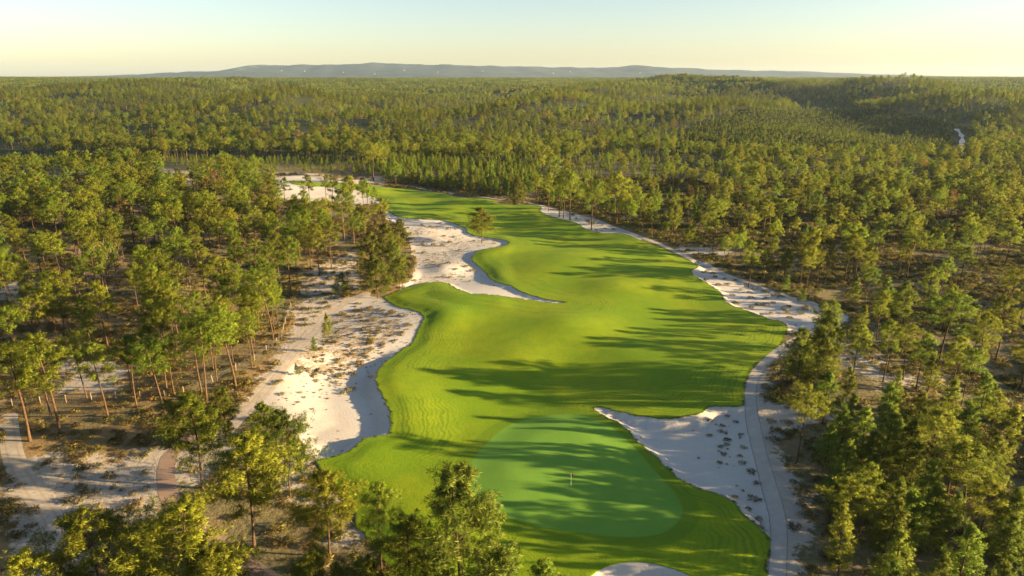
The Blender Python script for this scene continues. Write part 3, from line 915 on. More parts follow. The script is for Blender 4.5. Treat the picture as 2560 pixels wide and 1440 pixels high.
for i, (bx, by, ty, wd, lb) in enumerate([
    (75,1104,862,1.1,'nearest pine of the row by the rutted track, leaning trunk'),
    (150,1084,838,1.05,'tall straight pine second from the picture edge above the rutted track'),
    (129,1041,850,.9,'slim pine just behind the two near pines by the rutted track'),
    (217,997,845,.95,'pine at the wire fence beside the shaded sand patch'),
    (268,1042,858,1.0,'pine with side branches in front of the wire fence'),
    (342,1018,846,.9,'front one of two close trunks inside the wire fence'),
    (329,982,842,.9,'rear one of two close trunks inside the wire fence'),
    (412,1039,862,1.0,'pale-trunked pine at the corner of the wire fence'),
    (399,997,858,.8,'thin pine just behind the fence corner'),
    (437,990,850,.9,'pine beside the leaning fence stakes'),
    (504,984,800,.95,'pine near the sand track, left of a pair of trunks'),
    (519,1005,795,1.0,'tall pine leaning over the sand track scrub'),
    (544,950,800,.9,'pine second from the sand track'),
    (589,971,770,1.1,'pine closest to the sand track above the dark full pine'),
    (633,890,740,1.0,'slender pine at the forest edge facing the sandy hollow'),
    (682,850,690,1.0,'pine at the forest edge beside the fence stakes'),
    (648,820,672,1.0,'pine one row behind the forest edge by the fence stakes')]):
    by_base(bx, by, ty, ('mature', 'tall', 'mature', 'flat')[i % 4], lb, wd)
for i, (bx, by, ty, wd, lb) in enumerate([
    (729,738,590,1.0,'pine with thin bare trunk at the open forest edge above the track'),
    (700,712,585,.95,'pine just left of the thin bare trunk at the forest edge'),
    (798,690,560,1.0,'slender pine in the gap above the white sand strip'),
    (828,672,548,1.0,'pine at the clearing edge near the dark clump'),
    (860,600,470,1.1,'pine at the edge of the distant white bunker'),
    (775,515,437,1.05,'pine standing in front of the distant white bunker'),
    (815,500,436,1.0,'slim pine beside the distant white bunker'),
    (953,578,494,1.1,'tall pine rising above the dark clump')]):
    by_base(bx, by, ty, 'mature', lb, wd)
for i, (bx, by, ty, wd, lb) in enumerate([
    (1003,632,548,1.0,'dark pine at the back of the clump beside the sandy waste'),
    (930,690,580,.9,'dark pine on the forest side of the clump'),
    (985,690,600,.95,'dark pine on the sand side of the clump'),
    (945,745,640,1.0,'foremost bushy pine of the dark clump'),
    (1000,722,640,.9,'bushy young pine at the sand edge of the dark clump'),
    (965,655,560,.9,'dark pine in the middle of the clump')]):
    by_base(bx, by, ty, 'bushy', lb, wd)
by_base(855, 742, 682, 'bushy', 'low dark bush-like pine above the sand track', 1.1)
by_base(820, 850, 785, 'young', 'sapling pine on the near edge of the sand track', .9)
by_base(786, 880, 842, 'young', 'little sapling beside the wheel ruts of the sand track', 1.1)
by_base(745, 935, 905, 'young', 'smallest sapling on the sand track edge', 1.2)
for i, (bx, by, ty, kd, wd, lb) in enumerate([
    (1872,713,598,'mature',1.0,'pine rooted in the elongated sand waste beside the path'),
    (1782,625,535,'mature',1.0,'pine by the path bend above the elongated sand waste'),
    (1964,730,690,'young',1.1,'small round pine on the far rim of the elongated sand waste'),
    (2005,756,712,'young',1.0,'young pine by the path at the end of the sand waste'),
    (2001,711,590,'mature',.8,'pine nearest the path in the open grove'),
    (2026,706,570,'mature',.85,'second trunk in from the path in the open grove'),
    (2062,704,600,'mature',.8,'third trunk in from the path in the open grove'),
    (2110,700,560,'mature',.9,'left one of three close trunks in the open grove'),
    (2121,708,585,'mature',.8,'middle one of three close trunks in the open grove'),
    (2137,700,570,'mature',.9,'right one of three close trunks in the open grove'),
    (2164,702,610,'mature',.8,'low-crowned pine after the three close trunks'),
    (2266,694,584,'flat',1.0,'pale grey-green flat-topped pine in the open grove'),
    (2246,690,600,'mature',.8,'slim pine beside the pale flat-topped pine'),
    (2329,666,570,'mature',1.0,'leaning pine in the open grove'),
    (2410,666,560,'mature',1.0,'pine with open crown near the picture edge of the grove'),
    (2513,666,548,'mature',1.15,'broad pine at the picture edge of the open grove'),
    (2440,650,565,'mature',.9,'pine between two broad crowns in the open grove'),
    (2146,838,768,'young',1.1,'young pine behind the bushy pair by the path bend'),
    (2256,948,824,'flat',1.05,'flat-topped pine standing alone in the scrub clearing'),
    (2350,905,732,'mature',1.2,'large grey-green pine behind the scrub clearing'),
    (2442,940,784,'mature',1.05,'tall straight pine with flat crown near the picture edge'),
    (2490,900,745,'mature',1.0,'pine behind the tall straight one near the picture edge'),
    (2552,972,842,'mature',1.1,'pine cut by the picture edge over the scrub clearing'),
    (2055,1060,932,'young',1.2,'pine at the end of the sandy verge'),
    (2210,800,700,'young',1.2,'pine cluster tip behind the path bend'),
    (2255,812,705,'bushy',.8,'bushy pine among the young cluster behind the path bend')]):
    by_base(bx, by, ty, kd, lb, wd)
for (bx, by, ty, wd, lb) in [
    (2055,955,780,.85,'taller one of the bushy pair at the path bend'),
    (1990,965,822,.85,'lower one of the bushy pair at the path bend'),
    (2040,1000,850,.75,'bushy pine in front of the pair at the path bend')]:
    by_base(bx, by, ty, 'bushy', lb, wd)
STAND = [(2075,1065,8),(2120,1105,9),(2115,1022,9),(2170,1022,10),(2225,1018,12),(2350,1024,13),(2450,1108,13),(2240,962,10),(2372,950,10),(2475,940,10),(2295,1110,10),
 (2192,1140,9),(2150,1205,11),(2235,1245,10),(2295,1236,10),(2312,1242,9),(2234,1200,9),(2345,1215,10),(2432,1318,9),(2535,1292,9),(2508,1100,9),(2222,1396,8),(2520,1412,9),
 (2556,1228,11),(2285,1052,11),(2400,1236,6),(2090,1165,8),(2400,1100,12),(2185,1082,9),(2330,1160,10),(2480,1200,12),(2140,990,8),(2310,985,9),(2430,1010,9),(2530,1020,10),(2260,1330,9),(2360,1390,8)]
STL = {0: 'young pine at the front corner of the dense stand by the verge', 4: 'pointed tall pine at the back of the dense stand', 5: 'broadest crown at the back of the dense stand',
       6: 'broad sunlit pine in the upper part of the dense stand', 12: 'full sunlit pine in the middle of the dense stand above the verge', 18: 'slim young pine standing apart below the dense stand',
       21: 'pine top at the lower edge of the dense stand', 22: 'pine top in the lower corner of the dense stand', 23: 'golden pine cut by the picture edge in the dense stand'}
for i, (tx, ty, h) in enumerate(STAND):
    by_top(tx, ty, h, 'mature' if i in (5, 6, 12, 15, 27, 30) else 'young', STL.get(i), 1.25 if i in (5, 6, 12) else 1.1, 'pines of the dense stand beside the verge')
# pines at the far fairway side
for (bx, by, ty, kd, wd, lb) in [
    (1372,528,432,'mature',.9,'first tall trunk on the narrow sand patch beyond the fairway'),
    (1397,543,440,'mature',.9,'second tall trunk on the narrow sand patch beyond the fairway'),
    (1410,546,425,'mature',.9,'third tall trunk on the narrow sand patch beyond the fairway'),
    (1425,550,430,'mature',1.0,'fourth tall trunk on the narrow sand patch beyond the fairway'),
    (1478,574,448,'mature',1.0,'pine leaning on the end of the narrow sand patch'),
    (1295,515,445,'bushy',.8,'dark round pine touching the far turf edge'),
    (990,470,402,'mature',1.0,'pine at the far end of the fairway beside the path'),
    (935,452,360,'mature',1.35,'broadest pine behind the far end of the fairway'),
    (1382,470,385,'mature',1.0,'tall pine behind the narrow sand patch'),
    (1540,560,430,'mature',1.0,'pine right of the narrow sand patch by the path')]:
    by_base(bx, by, ty, kd, lb, wd)
EDGE = [(1515,545,9),(1575,560,11),(1605,575,10),(1628,588,12),(1662,597,9),(1690,612,11),(1640,565,12),(1720,620,9),(1745,640,8),(1600,545,12),(1680,580,12),(1755,600,11),(1820,650,10),(1850,640,11),(1905,690,9),(1930,672,11),(1960,700,10),(1560,535,10)]
for i, (bx, by, h) in enumerate(EDGE):
    x, y = at(bx, by); tree_at(x, y, h, ('mature', 'round', 'tall')[i % 3], None, 'pines along the path beyond the fairway', .8)
for (bx, by, ty, lb) in [(545,530,425,'rusty brown pine near the far white bunker'), (455,510,432,'reddish dying pine in the left forest'), (310,560,490,'pale brown dead-needled pine in the left forest'),
                         (205,545,485,'small rusty pine in the left forest'), (750,385,325,'rusty pine on the far slope'), (2200,470,430,'brown pine in the right forest'), (1725,510,465,'pinkish dying sapling in the heath')]:
    by_base(bx, by, ty, 'rusty', lb, .9)

# scattered forest
rs = np.random.RandomState(11)
def pts_in(x, y, poly):
    P = np.asarray(poly, float); ins = np.zeros(len(x), bool)
    for a_, b in zip(P, np.roll(P, -1, 0)):
        c1 = (y < a_[1]) != (y < b[1])
        ins ^= c1 & (x < (b[0] - a_[0]) * (y - a_[1]) / (b[1] - a_[1] + 1e-12) + a_[0])
    return ins
def vnoise(x, y, s, seed):
    r_ = np.random.RandomState(seed); out = 0
    for k in range(5):
        a_ = r_.uniform(0, 6.28); f = (1 + .45 * k) / s; p = r_.uniform(0, 6.28, 2)
        out = out + np.sin((x * math.cos(a_) + y * math.sin(a_)) * f + p[0] + 1.5 * np.sin((x * math.sin(a_) - y * math.cos(a_)) * f * .7 + p[1]))
    return out / 5
ZN = {
 'leftforest': [(-900,470),(0,450),(300,430),(560,430),(700,470),(700,505),(880,510),(960,560),(930,640),(800,660),(735,740),(690,870),(640,960),(600,1000),(480,1000),(300,980),(120,930),(-60,960),(-900,1000)],
 'leftnear': [(-900,960),(-20,960),(20,1040),(0,1500),(-900,1700)],
 'dark': [(-400,400),(0,395),(300,400),(600,400),(900,405),(960,440),(700,440),(560,428),(300,425),(0,440),(-400,460)],
 'band': [(880,440),(1000,410),(1340,420),(1360,480),(1320,500),(1200,488),(1075,472),(1000,462)],
 'heath': [(1360,430),(1500,400),(1800,400),(1840,500),(1800,560),(1700,610),(1600,580),(1500,545),(1400,520)],
 'grove': [(1840,640),(2560,640),(2900,660),(2900,760),(2200,790),(2000,750),(1840,680)],
 'clearing': [(2090,800),(2300,840),(2900,870),(2900,1000),(2500,1000),(2100,930)],
 'stand': [(2060,1080),(2200,1030),(2600,1020),(3100,1040),(3300,1700),(2100,1700),(2060,1440),(2090,1320),(2040,1200)],
 'rightforest': [(1800,470),(2000,400),(2900,400),(2900,650),(2560,650),(1840,645),(1740,620),(1800,560)],
 'openhill': [(1680,385),(1720,330),(1850,285),(2100,270),(2300,300),(2420,330),(2420,400),(2200,395)],
}
def cells(x0, x1, y0, y1, s):
    gx, gy = np.meshgrid(np.arange(x0, x1, s), np.arange(y0, y1, s))
    gx = gx.ravel() + rs.uniform(-.46, .46, gx.size) * s; gy = gy.ravel() + rs.uniform(-.46, .46, gy.size) * s
    return gx, gy
px_, py_ = [], []
sx, sy = cells(-420, 520, 62, 620, 5.2)
sz = height(sx, sy)
ppx, ppy = proj(sx, sy, sz)
keep = (np.abs(sx) < sy * .80 + 95) & ~((sx < 0) & (np.abs(sx) > sy * .80 + 30))
inz = {k: pts_in(ppx, ppy, p) for k, p in ZN.items()}
prob = np.where(sy > 430, .46, np.where(sx > 0, .28, .0))
prob[inz['leftforest']] = .37
prob[pts_in(ppx, ppy, [(660,500),(960,500),(960,560),(880,590),(660,545)])] = .12
prob[inz['leftnear']] = .45
prob[inz['dark']] = .40
prob[inz['rightforest']] = .36
prob[inz['grove']] = .13
prob[inz['clearing']] = .08
prob[inz['stand']] = .26
prob[inz['heath']] = .40
prob[inz['band']] = .98
prob[inz['openhill']] = .12
prob *= np.clip(1 + .55 * vnoise(sx, sy, 22, 5), .2, 1.5)
prob[(ppy > 1440) & (sx < 90)] = 0
prob[(ppx < 40) & (ppy > 1040) & (ppx > -60)] = 0
free = np.ones(len(sx), bool)
for k, mg in (('fair', 3.0), ('path', 2.4), ('track', 2.0), ('track2', 3.0), ('brick', 3), ('front', 3)) + tuple((k, 2.0) for k in SANDS):
    free &= gridval(D[k], sx, sy) < -mg
free &= gridval(SANDZ, sx, sy) < .45
for t in TREES:
    free &= np.hypot(sx - t['x'], sy - t['y']) > (3.6 if t['kd'] != 'young' else 2.8)
# keep the sight line to the sandy hollows and the turf open on the near side
sel = keep & free & (rs.uniform(0, 1, len(sx)) < prob)
idx = np.nonzero(sel)[0]
SC = []
for i in idx:
    if inz['band'][i]: kd, h = 'young', rs.uniform(6, 10)
    elif inz['heath'][i]: kd, h = ('young', rs.uniform(4, 8)) if rs.rand() < .75 else ('mature', rs.uniform(9, 12))
    elif inz['dark'][i]: kd, h = 'young', rs.uniform(3.5, 6)
    elif inz['openhill'][i]: kd, h = 'young', rs.uniform(2.5, 5)
    elif inz['stand'][i]: kd, h = ('young', rs.uniform(6, 10)) if rs.rand() < .7 else ('mature', rs.uniform(9, 12))
    elif inz['clearing'][i]: kd, h = ('young', rs.uniform(3, 7)) if rs.rand() < .7 else ('mature', rs.uniform(9, 12))
    elif sx[i] > 0:
        kd = 'young' if rs.rand() < .18 else rs.choice(['mature', 'mature', 'flat', 'tall'])
        h = rs.uniform(6, 9) if kd == 'young' else rs.uniform(9.5, 13.5)
    else:
        kd = 'young' if rs.rand() < .07 else rs.choice(['mature', 'mature', 'flat', 'tall'])
        h = rs.uniform(6, 9) if kd == 'young' else rs.uniform(10, 16.5)
    if rs.rand() < .006: kd = 'rusty'
    SC.append(dict(x=sx[i], y=sy[i], h=h, kd=kd, label=None, group=None, wide=rs.uniform(.68, .98), px=ppx[i], py=ppy[i], i=i))
# the ones that show largest become trees of their own, the others join the forest
inview = [s for s in SC if -10 < s['px'] < 2570 and proj(s['x'], s['y'], h0(s['x'], s['y']) + s['h'])[1] < 1430]
def shows(s): return s['h'] / math.hypot(s['x'], s['y'])
n_m = sum(t['kd'] != 'young' for t in TREES); n_y = len(TREES) - n_m
own = []
mats_ = sorted([s for s in inview if s['kd'] != 'young'], key=shows, reverse=True)[:max(0, 296 - n_m)]
yng = sorted([s for s in inview if s['kd'] == 'young'], key=shows, reverse=True)[:max(0, 200 - n_y)]
own_ids = {id(s) for s in mats_ + yng}
def zone_label(s):
    i = s['i']; yg = s['kd'] == 'young'; kd = 'young pine' if yg else ('rusty dying pine' if s['kd'] == 'rusty' else 'pine')
    if inz['band'][i]: return 'young pine in the dense sunlit belt behind the far turf edge', 'young pines behind the fairway'
    if inz['heath'][i]: return kd + ' scattered on the dark heath behind the narrow sand patch', 'pines on the dark heath'
    if inz['stand'][i]: return kd + ' crowded in the dense stand beside the sandy verge', 'pines of the dense stand beside the verge'
    if inz['clearing'][i]: return kd + ' in the scrub clearing behind the path bend', 'pines in the scrub clearing'
    if inz['grove'][i]: return kd + ' in the open grove behind the elongated sand waste', 'pines of the open grove'
    if inz['leftnear'][i]: return kd + ' at the edge of the picture beside the rutted track', 'pines beside the rutted track'
    if inz['dark'][i]: return kd + ' in the shaded dip behind the left forest', 'pines in the shaded dip'
    if s['x'] > 0: return kd + ' in the forest on the path side of the fairway', 'pines of the right forest'
    return kd + ' in the forest on the sand track side of the fairway', 'pines of the left forest'
LM = [(n_, *at(px2, py2)) for n_, px2, py2 in [
    ('the large leafless tree', 270, 745), ('the wire fence corner', 460, 985), ('the dark clump by the sandy waste', 960, 690), ('the distant white bunker', 830, 490),
    ('the rusty brown pine', 545, 530), ('the row of pale posts', 150, 685), ('the low dark bush-like pine', 855, 742), ('the shaded sand patch', 230, 940), ('the reddish dying pine', 455, 510),
    ('the pale brown dead-needled pine', 310, 560), ('the small rusty pine', 205, 545), ('the flat-topped clearing pine', 2256, 948), ('the bushy pair at the path bend', 2030, 965),
    ('the three close trunks', 2121, 705), ('the pale flat-topped pine', 2266, 694), ('the pine in the elongated sand waste', 1872, 713), ('the narrow sand patch', 1450, 565),
    ('the pine by the path bend', 1782, 625), ('the brown pine', 2200, 470), ('the broadest pine at the far turf', 935, 452), ('the dark round pine at the turf', 1295, 515),
    ('the tall pine behind the sand patch', 1382, 470), ('the pinkish dying sapling', 1725, 510), ('the end of the sandy verge', 2055, 1060), ('the thin leafless tree', 2400, 1370),
    ('the far bend of the turf edge', 1131, 489), ('the tall straight pine', 2442, 940), ('the forest edge by the fence stakes', 690, 850), ('the track through the lower corner', 25, 1080)]]
ORD = 'nearest second third fourth fifth sixth seventh eighth ninth tenth eleventh twelfth thirteenth fourteenth fifteenth sixteenth seventeenth eighteenth nineteenth twentieth'.split()
def landmark_labels(items, noun):
    """one label each: rank among its like on one side of the nearest landmark"""
    cells_ = {}
    for t in items:
        d_ = [math.hypot(t['x'] - l[1], t['y'] - l[2]) for l in LM]
        l = LM[int(np.argmin(d_))]
        dx, dy = t['x'] - l[1], t['y'] - l[2]
        side = ('to the right of' if dx > 0 else 'to the left of') if abs(dx) > abs(dy) else ('behind' if dy > 0 else 'in front of')
        cells_.setdefault((noun(t), side, l[0]), []).append((min(d_), t))
    for (nn, side, ln), L_ in cells_.items():
        L_.sort(key=lambda q_: q_[0])
        for i_, (_, t) in enumerate(L_):
            w_ = ORD[i_] if i_ < len(ORD) else 'another'
            t['label'] = '%s %s %s %s' % (w_, nn, side, ln) if len(L_) > 1 else '%s %s %s' % (nn, side, ln)
def tree_noun(t):
    return {'young': 'young bushy pine', 'rusty': 'rusty dying pine', 'round': 'full round pine', 'lone': 'full round pine', 'flat': 'flat-crowned forest pine', 'tall': 'long-trunked forest pine', 'bushy': 'full dark pine'}.get(t['kd'], 'round-crowned forest pine')
for s in SC:
    if id(s) in own_ids:
        s['label'], s['group'] = zone_label(s)
        TREES.append(s)
landmark_labels([t for t in TREES if t['label'] is None or id(t) in own_ids], tree_noun)
FOREST = [s for s in SC if id(s) not in own_ids]
rr = random.Random(4)
for t in TREES:
    meshes, Hk = KIND[t['kd']]
    tm, cm = meshes[rr.randrange(len(meshes))]
    z = float(height(t['x'], t['y'])[0])
    s = t['h'] / Hk
    nm = {'young': 'young_pine', 'rusty': 'dying_pine'}.get(t['kd'], 'pine_tree')
    e = link(nm, None, None, (t['x'], t['y'], z - .05), rr.uniform(0, 6.28), (s * t['wide'], s * t['wide'], s))
    link('trunk', tm, e); link('crown', cm, e)
    tag(e, t['label'] or 'young pine crowded in the dense stand beside the sandy verge', 'tree', t['group'] or 'pines around the fairway')
# bare trees
for (bx, by, ty, wd, m_, lb) in [(270,745,603,1.05,0,'large leafless pale tree with a fan of twigs in the left forest'), (478,730,640,.6,1,'small leafless tree behind the large fan-shaped one'),
                                 (2400,1370,1235,.4,1,'thin leafless tree inside the dense stand'), (190,735,650,.7,1,'leafless tree left of the large fan-shaped one')]:
    n0 = len(TREES); by_base(bx, by, ty, 'mature', lb); t = TREES.pop()
    o = link('bare_tree', BARE[m_], None, (t['x'], t['y'], float(height(t['x'], t['y'])[0]) - .05), bx * .1, (t['h'] / 12 * wd, t['h'] / 12 * wd, t['h'] / 12))
    tag(o, lb, 'tree', 'leafless trees')

# the forest beyond
P, PI_, PS, PR = [], [], [], []
for s in FOREST:
    P.append((s['x'], s['y'], float(height(s['x'], s['y'])[0]) - .05))
    if s['kd'] == 'young': PI_.append(6 + rs.randint(3)); PS.append(s['h'] / 9)
    elif s['kd'] == 'rusty': PI_.append(9); PS.append(s['h'] / 12)
    else: PI_.append(rs.randint(6)); PS.append(s['h'] / 13)
    PR.append(rs.uniform(0, 6.28))
fx, fy = cells(-1500, 1600, 620, 1750, 8.6)
k = (np.abs(fx) < fy * .80 + 60); fx, fy = fx[k], fy[k]
fz = height(fx, fy); fpx, fpy = proj(fx, fy, fz)
fst = vnoise(fx, fy, 75, 61) + .35 * vnoise(fx, fy, 25, 62)
fp = .72 + .6 * vnoise(fx, fy, 48, 8) - .62 * ss(.22, .36, -fst)
fp = np.where(pts_in(fpx + 45 * vnoise(fx, fy, 30, 3), fpy + 14 * vnoise(fx, fy, 26, 4), ZN['openhill']), .16, fp)
fp = np.where(pts_in(fpx + 60 * vnoise(fx, fy, 40, 13), fpy + 8 * vnoise(fx, fy, 26, 14), [(1440, 335), (1500, 300), (1760, 290), (1720, 330), (1600, 345)]), .2, fp)
tr_far = smooth(world_poly([(2390,322),(2402,340),(2405,355),(2400,385)]), 4, False)
fp = np.where(line_dist(tr_far, fx, fy, 30) < 9, 0, fp)
k = rs.uniform(0, 1, len(fx)) < fp
fx, fy, fz, fst = fx[k], fy[k], fz[k], fst[k]
fop = pts_in(*proj(fx, fy, fz), ZN['openhill'])
hs = np.where(fop, rs.uniform(3, 8, len(fx)), np.where(fst > .30, rs.uniform(4, 8, len(fx)), rs.uniform(9.5, 17, len(fx)))) * (1 - .25 * np.clip(vnoise(fx, fy, 120, 19), 0, 1))
fdk = vnoise(fx, fy, 110, 77)
for x, y, z, h, st_, dk_ in zip(fx, fy, fz, hs, fst, fdk):
    P.append((x, y, z - .05)); PR.append(rs.uniform(0, 6.28))
    u = rs.rand()
    if st_ > .30 and u < .9: PI_.append(6 + rs.randint(3)); PS.append(h / 9)
    elif u < .12 + .75 * (dk_ > .1): PI_.append(16 + rs.randint(3)); PS.append(h / 13)
    elif u < .80: PI_.append(rs.randint(6)); PS.append(h / 13)
    elif u < .985: PI_.append(6 + rs.randint(3)); PS.append(h / 10)
    else: PI_.append(9); PS.append(h / 12)
ox, oy = cells(100, 640, 540, 1200, 3.0)
oz = height(ox, oy); opx, opy = proj(ox, oy, oz); k = pts_in(1980 + (opx - 1980) * .95, 340 + (opy - 340) * .85, ZN['openhill']) & (line_dist(tr_far, ox, oy, 30) > 7) & (rs.uniform(0, 1, len(ox)) < .8)
for x, y, z in zip(ox[k], oy[k], oz[k]):
    P.append((x, y, z - .2)); PR.append(rs.uniform(0, 6.28)); PI_.append(15 if rs.rand() < .55 else 6 + rs.randint(3)); PS.append(rs.uniform(.4, 1.2) * (1 if PI_[-1] == 15 else .32))
gx, gy = cells(-4300, 4300, 1750, 5200, 40)
k = (np.abs(gx) < gy * .80 + 60) & (rs.uniform(0, 1, len(gx)) < .9 + .6 * vnoise(gx, gy, 180, 9)); gx, gy = gx[k], gy[k]
for x, y, z in zip(gx, gy, height(gx, gy)):
    P.append((x, y, z)); PR.append(rs.uniform(0, 6.28)); PI_.append(10 + rs.randint(5)); PS.append(rs.uniform(.85, 1.1))
print('forest instances', len(P), 'trees', len(TREES))
scatter_object('forest', P, PI_, PS, PR, LOD, 'endless pine forest stretching to the distant ridge', 'forest')

# ------------------------------------------------------------------ scrub
SHP = []
def ranked(pts, txt, far='from the near end'):
    order = sorted(range(len(pts)), key=lambda i_: -pts[i_][1]); out_ = [''] * len(pts)
    tens = {20: 'twentieth', 30: 'thirtieth'}
    for k_, i_ in enumerate(order):
        w_ = ORD[k_] if k_ < 20 else 'twenty-' + (('first',) + tuple(ORD[1:9]))[k_ - 20] if k_ < 29 else tens.get(k_ + 1) or 'thirty-' + (('first',) + tuple(ORD[1:9]))[k_ - 30]
        out_[i_] = (w_ + ' ' + txt + ' counting ' + far) if k_ else ('nearest ' + txt)
    return out_
def shrubs_px(pts, size, label, group, mi=None):
    for i, p in enumerate(pts):
        x, y = at(p[0], p[1])
        s = (p[2] if len(p) > 2 else 1.0) * size
        me = SHRUB[rr.randrange(6) if mi is None else mi[i % len(mi)]]
        o = link('shrub', me, None, (x, y, float(height(x, y)[0]) - .04), rr.uniform(0, 6.28), (s * rr.uniform(.85, 1.2), s * rr.uniform(.85, 1.2), s * rr.uniform(.8, 1.1)))
        tag(o, label if isinstance(label, str) else label[i], 'shrub', group)
        SHP.append((x, y))
right = [(1821,1030),(1775,1040),(1807,1052),(1840,1042),(1804,1066),(1775,1076),(1853,1075),(1818,1090,1.2),(1819,1103,1.1),(1803,1107),(1860,1113,1.1),(1811,1127),(1850,1135,.9),(1800,1146),(1857,1150,1.2),(1880,1170,1.3),(1894,1197),(1840,1229),(1887,1233,1.6),(1870,1262),(1900,1286,1.1),(1903,1316,.8)]
shrubs_px(right, .85, ranked(right, 'tuft on the white sand beside the cart path'), 'tufts on the greenside sand', (1, 2, 4, 0))
upper = [(1759,677),(1767,675),(1783,680,1.3),(1787,688,1.2),(1766,695),(1813,693),(1797,708,1.3),(1817,708),(1840,698),(1854,720),(1873,726),(1885,718),(1912,728,1.3),(1830,733,1.2),(1878,740,1.3),(1916,743,1.2),(1898,757,1.3),(1914,757,1.2),(1841,754,1.3),(1932,753),(1880,764),(1970,763,1.3),(2010,768,1.3),(2019,764,1.2),(1967,777,1.3),(2002,779,1.3),(1958,768),(1930,779),(1974,790),(1935,735,1.2),(1952,740,1.2),(1905,785,.8),(1938,712),(1865,708),(1822,705)]
shrubs_px(upper, 1.25, ranked(upper, 'dark tuft on the elongated sand waste'), 'tufts on the elongated sand waste', (0, 3, 4, 1))
tong = [(1432,538,2.2),(1478,560,2.6),(1470,552,1.5),(1505,565,1.2),(1512,572),(1535,574,1.3),(1440,546),(1400,535,1.2),(1490,575)]
shrubs_px(tong, 1.1, ranked(tong, 'dark scrub under the pines on the narrow sand patch'), 'scrub on the narrow sand patch', (0, 3))
wst = [(1055,563,1.3),(1075,567,1.6),(1120,570,1.5),(1140,570,1.2),(1100,555,1.2),(1110,589,1.4),(1135,590,1.4),(1060,612,2),(1085,614,2),(1105,614,1.8),(1125,606,1.5),(1150,622),(1035,632,1.8),(1060,632,1.6),(1070,650),(1085,655),(1120,664,1.6),(1100,672,1.4),(1165,668,1.5),(1180,676,1.6),(1105,692,1.2),(1125,692,1.2),(1140,678,1.2),(1160,690),(1175,700),(1185,600,1.4),(1210,598,1.2),(1235,606),(1030,600,1.5),(1020,570,1.5),(1045,585,1),(1020,660,1.5),(1035,700,1.4)]
shrubs_px(wst, 1.0, ranked(wst, 'low tuft on the sandy waste under the lone pine'), 'tufts on the middle waste', (1, 2, 3, 5))
lft = []
r3 = random.Random(21)
while len(lft) < 175:
    p = (r3.uniform(720, 1035), r3.uniform(745, 930))
    if not pts_in(np.array([p[0]]), np.array([p[1]]), [(725,920),(800,835),(840,775),(900,750),(970,762),(1030,800),(1015,855),(940,890),(870,925),(800,940)])[0]: continue
    x, y = at(*p)
    if gridval(D['fair'], np.array([x]), np.array([y]))[0] > -2.5 or abs(gridval(D['track'], np.array([x]), np.array([y]))[0] - .2) < 1.6: continue
    lft.append((p[0], p[1], r3.uniform(.4, 1.0) * r3.choice((1, 1, 1.3, 1.9))))
shrubs_px(lft, .95, 'golden-brown tuft of scrub on the sandy slope beside the track', 'tufts on the sandy slope', (1, 2, 4, 5))
low = [(868,962,1.6),(855,968,1.2),(822,935),(838,940),(790,940,1.2),(830,912),(928,938,1),(818,980,.7),(750,975,.9),(760,985,.8),(700,955,1.4),(690,960,1.3),(705,985,1.2),(745,1000,.7),(880,958,1.4),(780,1012,.6)]
shrubs_px(low, .9, ranked(low, 'small brown tuft on the sandy hollow'), 'tufts in the sandy hollow', (1, 2, 5))

# undergrowth on the forest floor
ux, uy = cells(-260, 330, 66, 420, 1.6)
k = np.abs(ux) < uy * .80 + 25; ux, uy = ux[k], uy[k]
uz = height(ux, uy); upx, upy = proj(ux, uy, uz)
up = np.clip(.52 + .75 * vnoise(ux, uy, 9, 33), .06, .95)
up = np.where(ux > 0, np.clip(up * 1.35, 0, .95), up)
up *= 1 - np.where(ux < 0, .45, .72) * np.clip(gridval(SANDZ, ux, uy) * 1.3, 0, 1)
up = np.where(uy > 260, up * .75, up)
ok = np.ones(len(ux), bool)
for kk, mg in (('fair', .7), ('path', .8), ('track', .3), ('brick', .5), ('front', 1)) + tuple((k2, .3) for k2 in SANDS):
    ok &= gridval(D[kk], ux, uy) < -mg
tr2 = gridval(D['track2'], ux, uy); ok &= (tr2 < -.2)
k = ok & (rs.uniform(0, 1, len(ux)) < up)
ux, uy, uz = ux[k], uy[k], uz[k]
n = len(ux)
usz = rs.uniform(.55, 1.9, n) * np.where(ux > 0, 1.15, 1.0) * np.where(uy > 260, 1.35, 1)
upick = np.where(rs.uniform(0, 1, n) < np.where(ux > 0, .72, .25), rs.randint(0, 2, n) * 3, rs.choice([1, 2, 4, 5], n))
print('scrub', n)
scatter_object('undergrowth', np.stack([ux, uy, uz - .05], 1), upick, usz, rs.uniform(0, 6.28, n), SHR, 'low brown and olive heather scrub covering the forest floor', 'undergrowth')

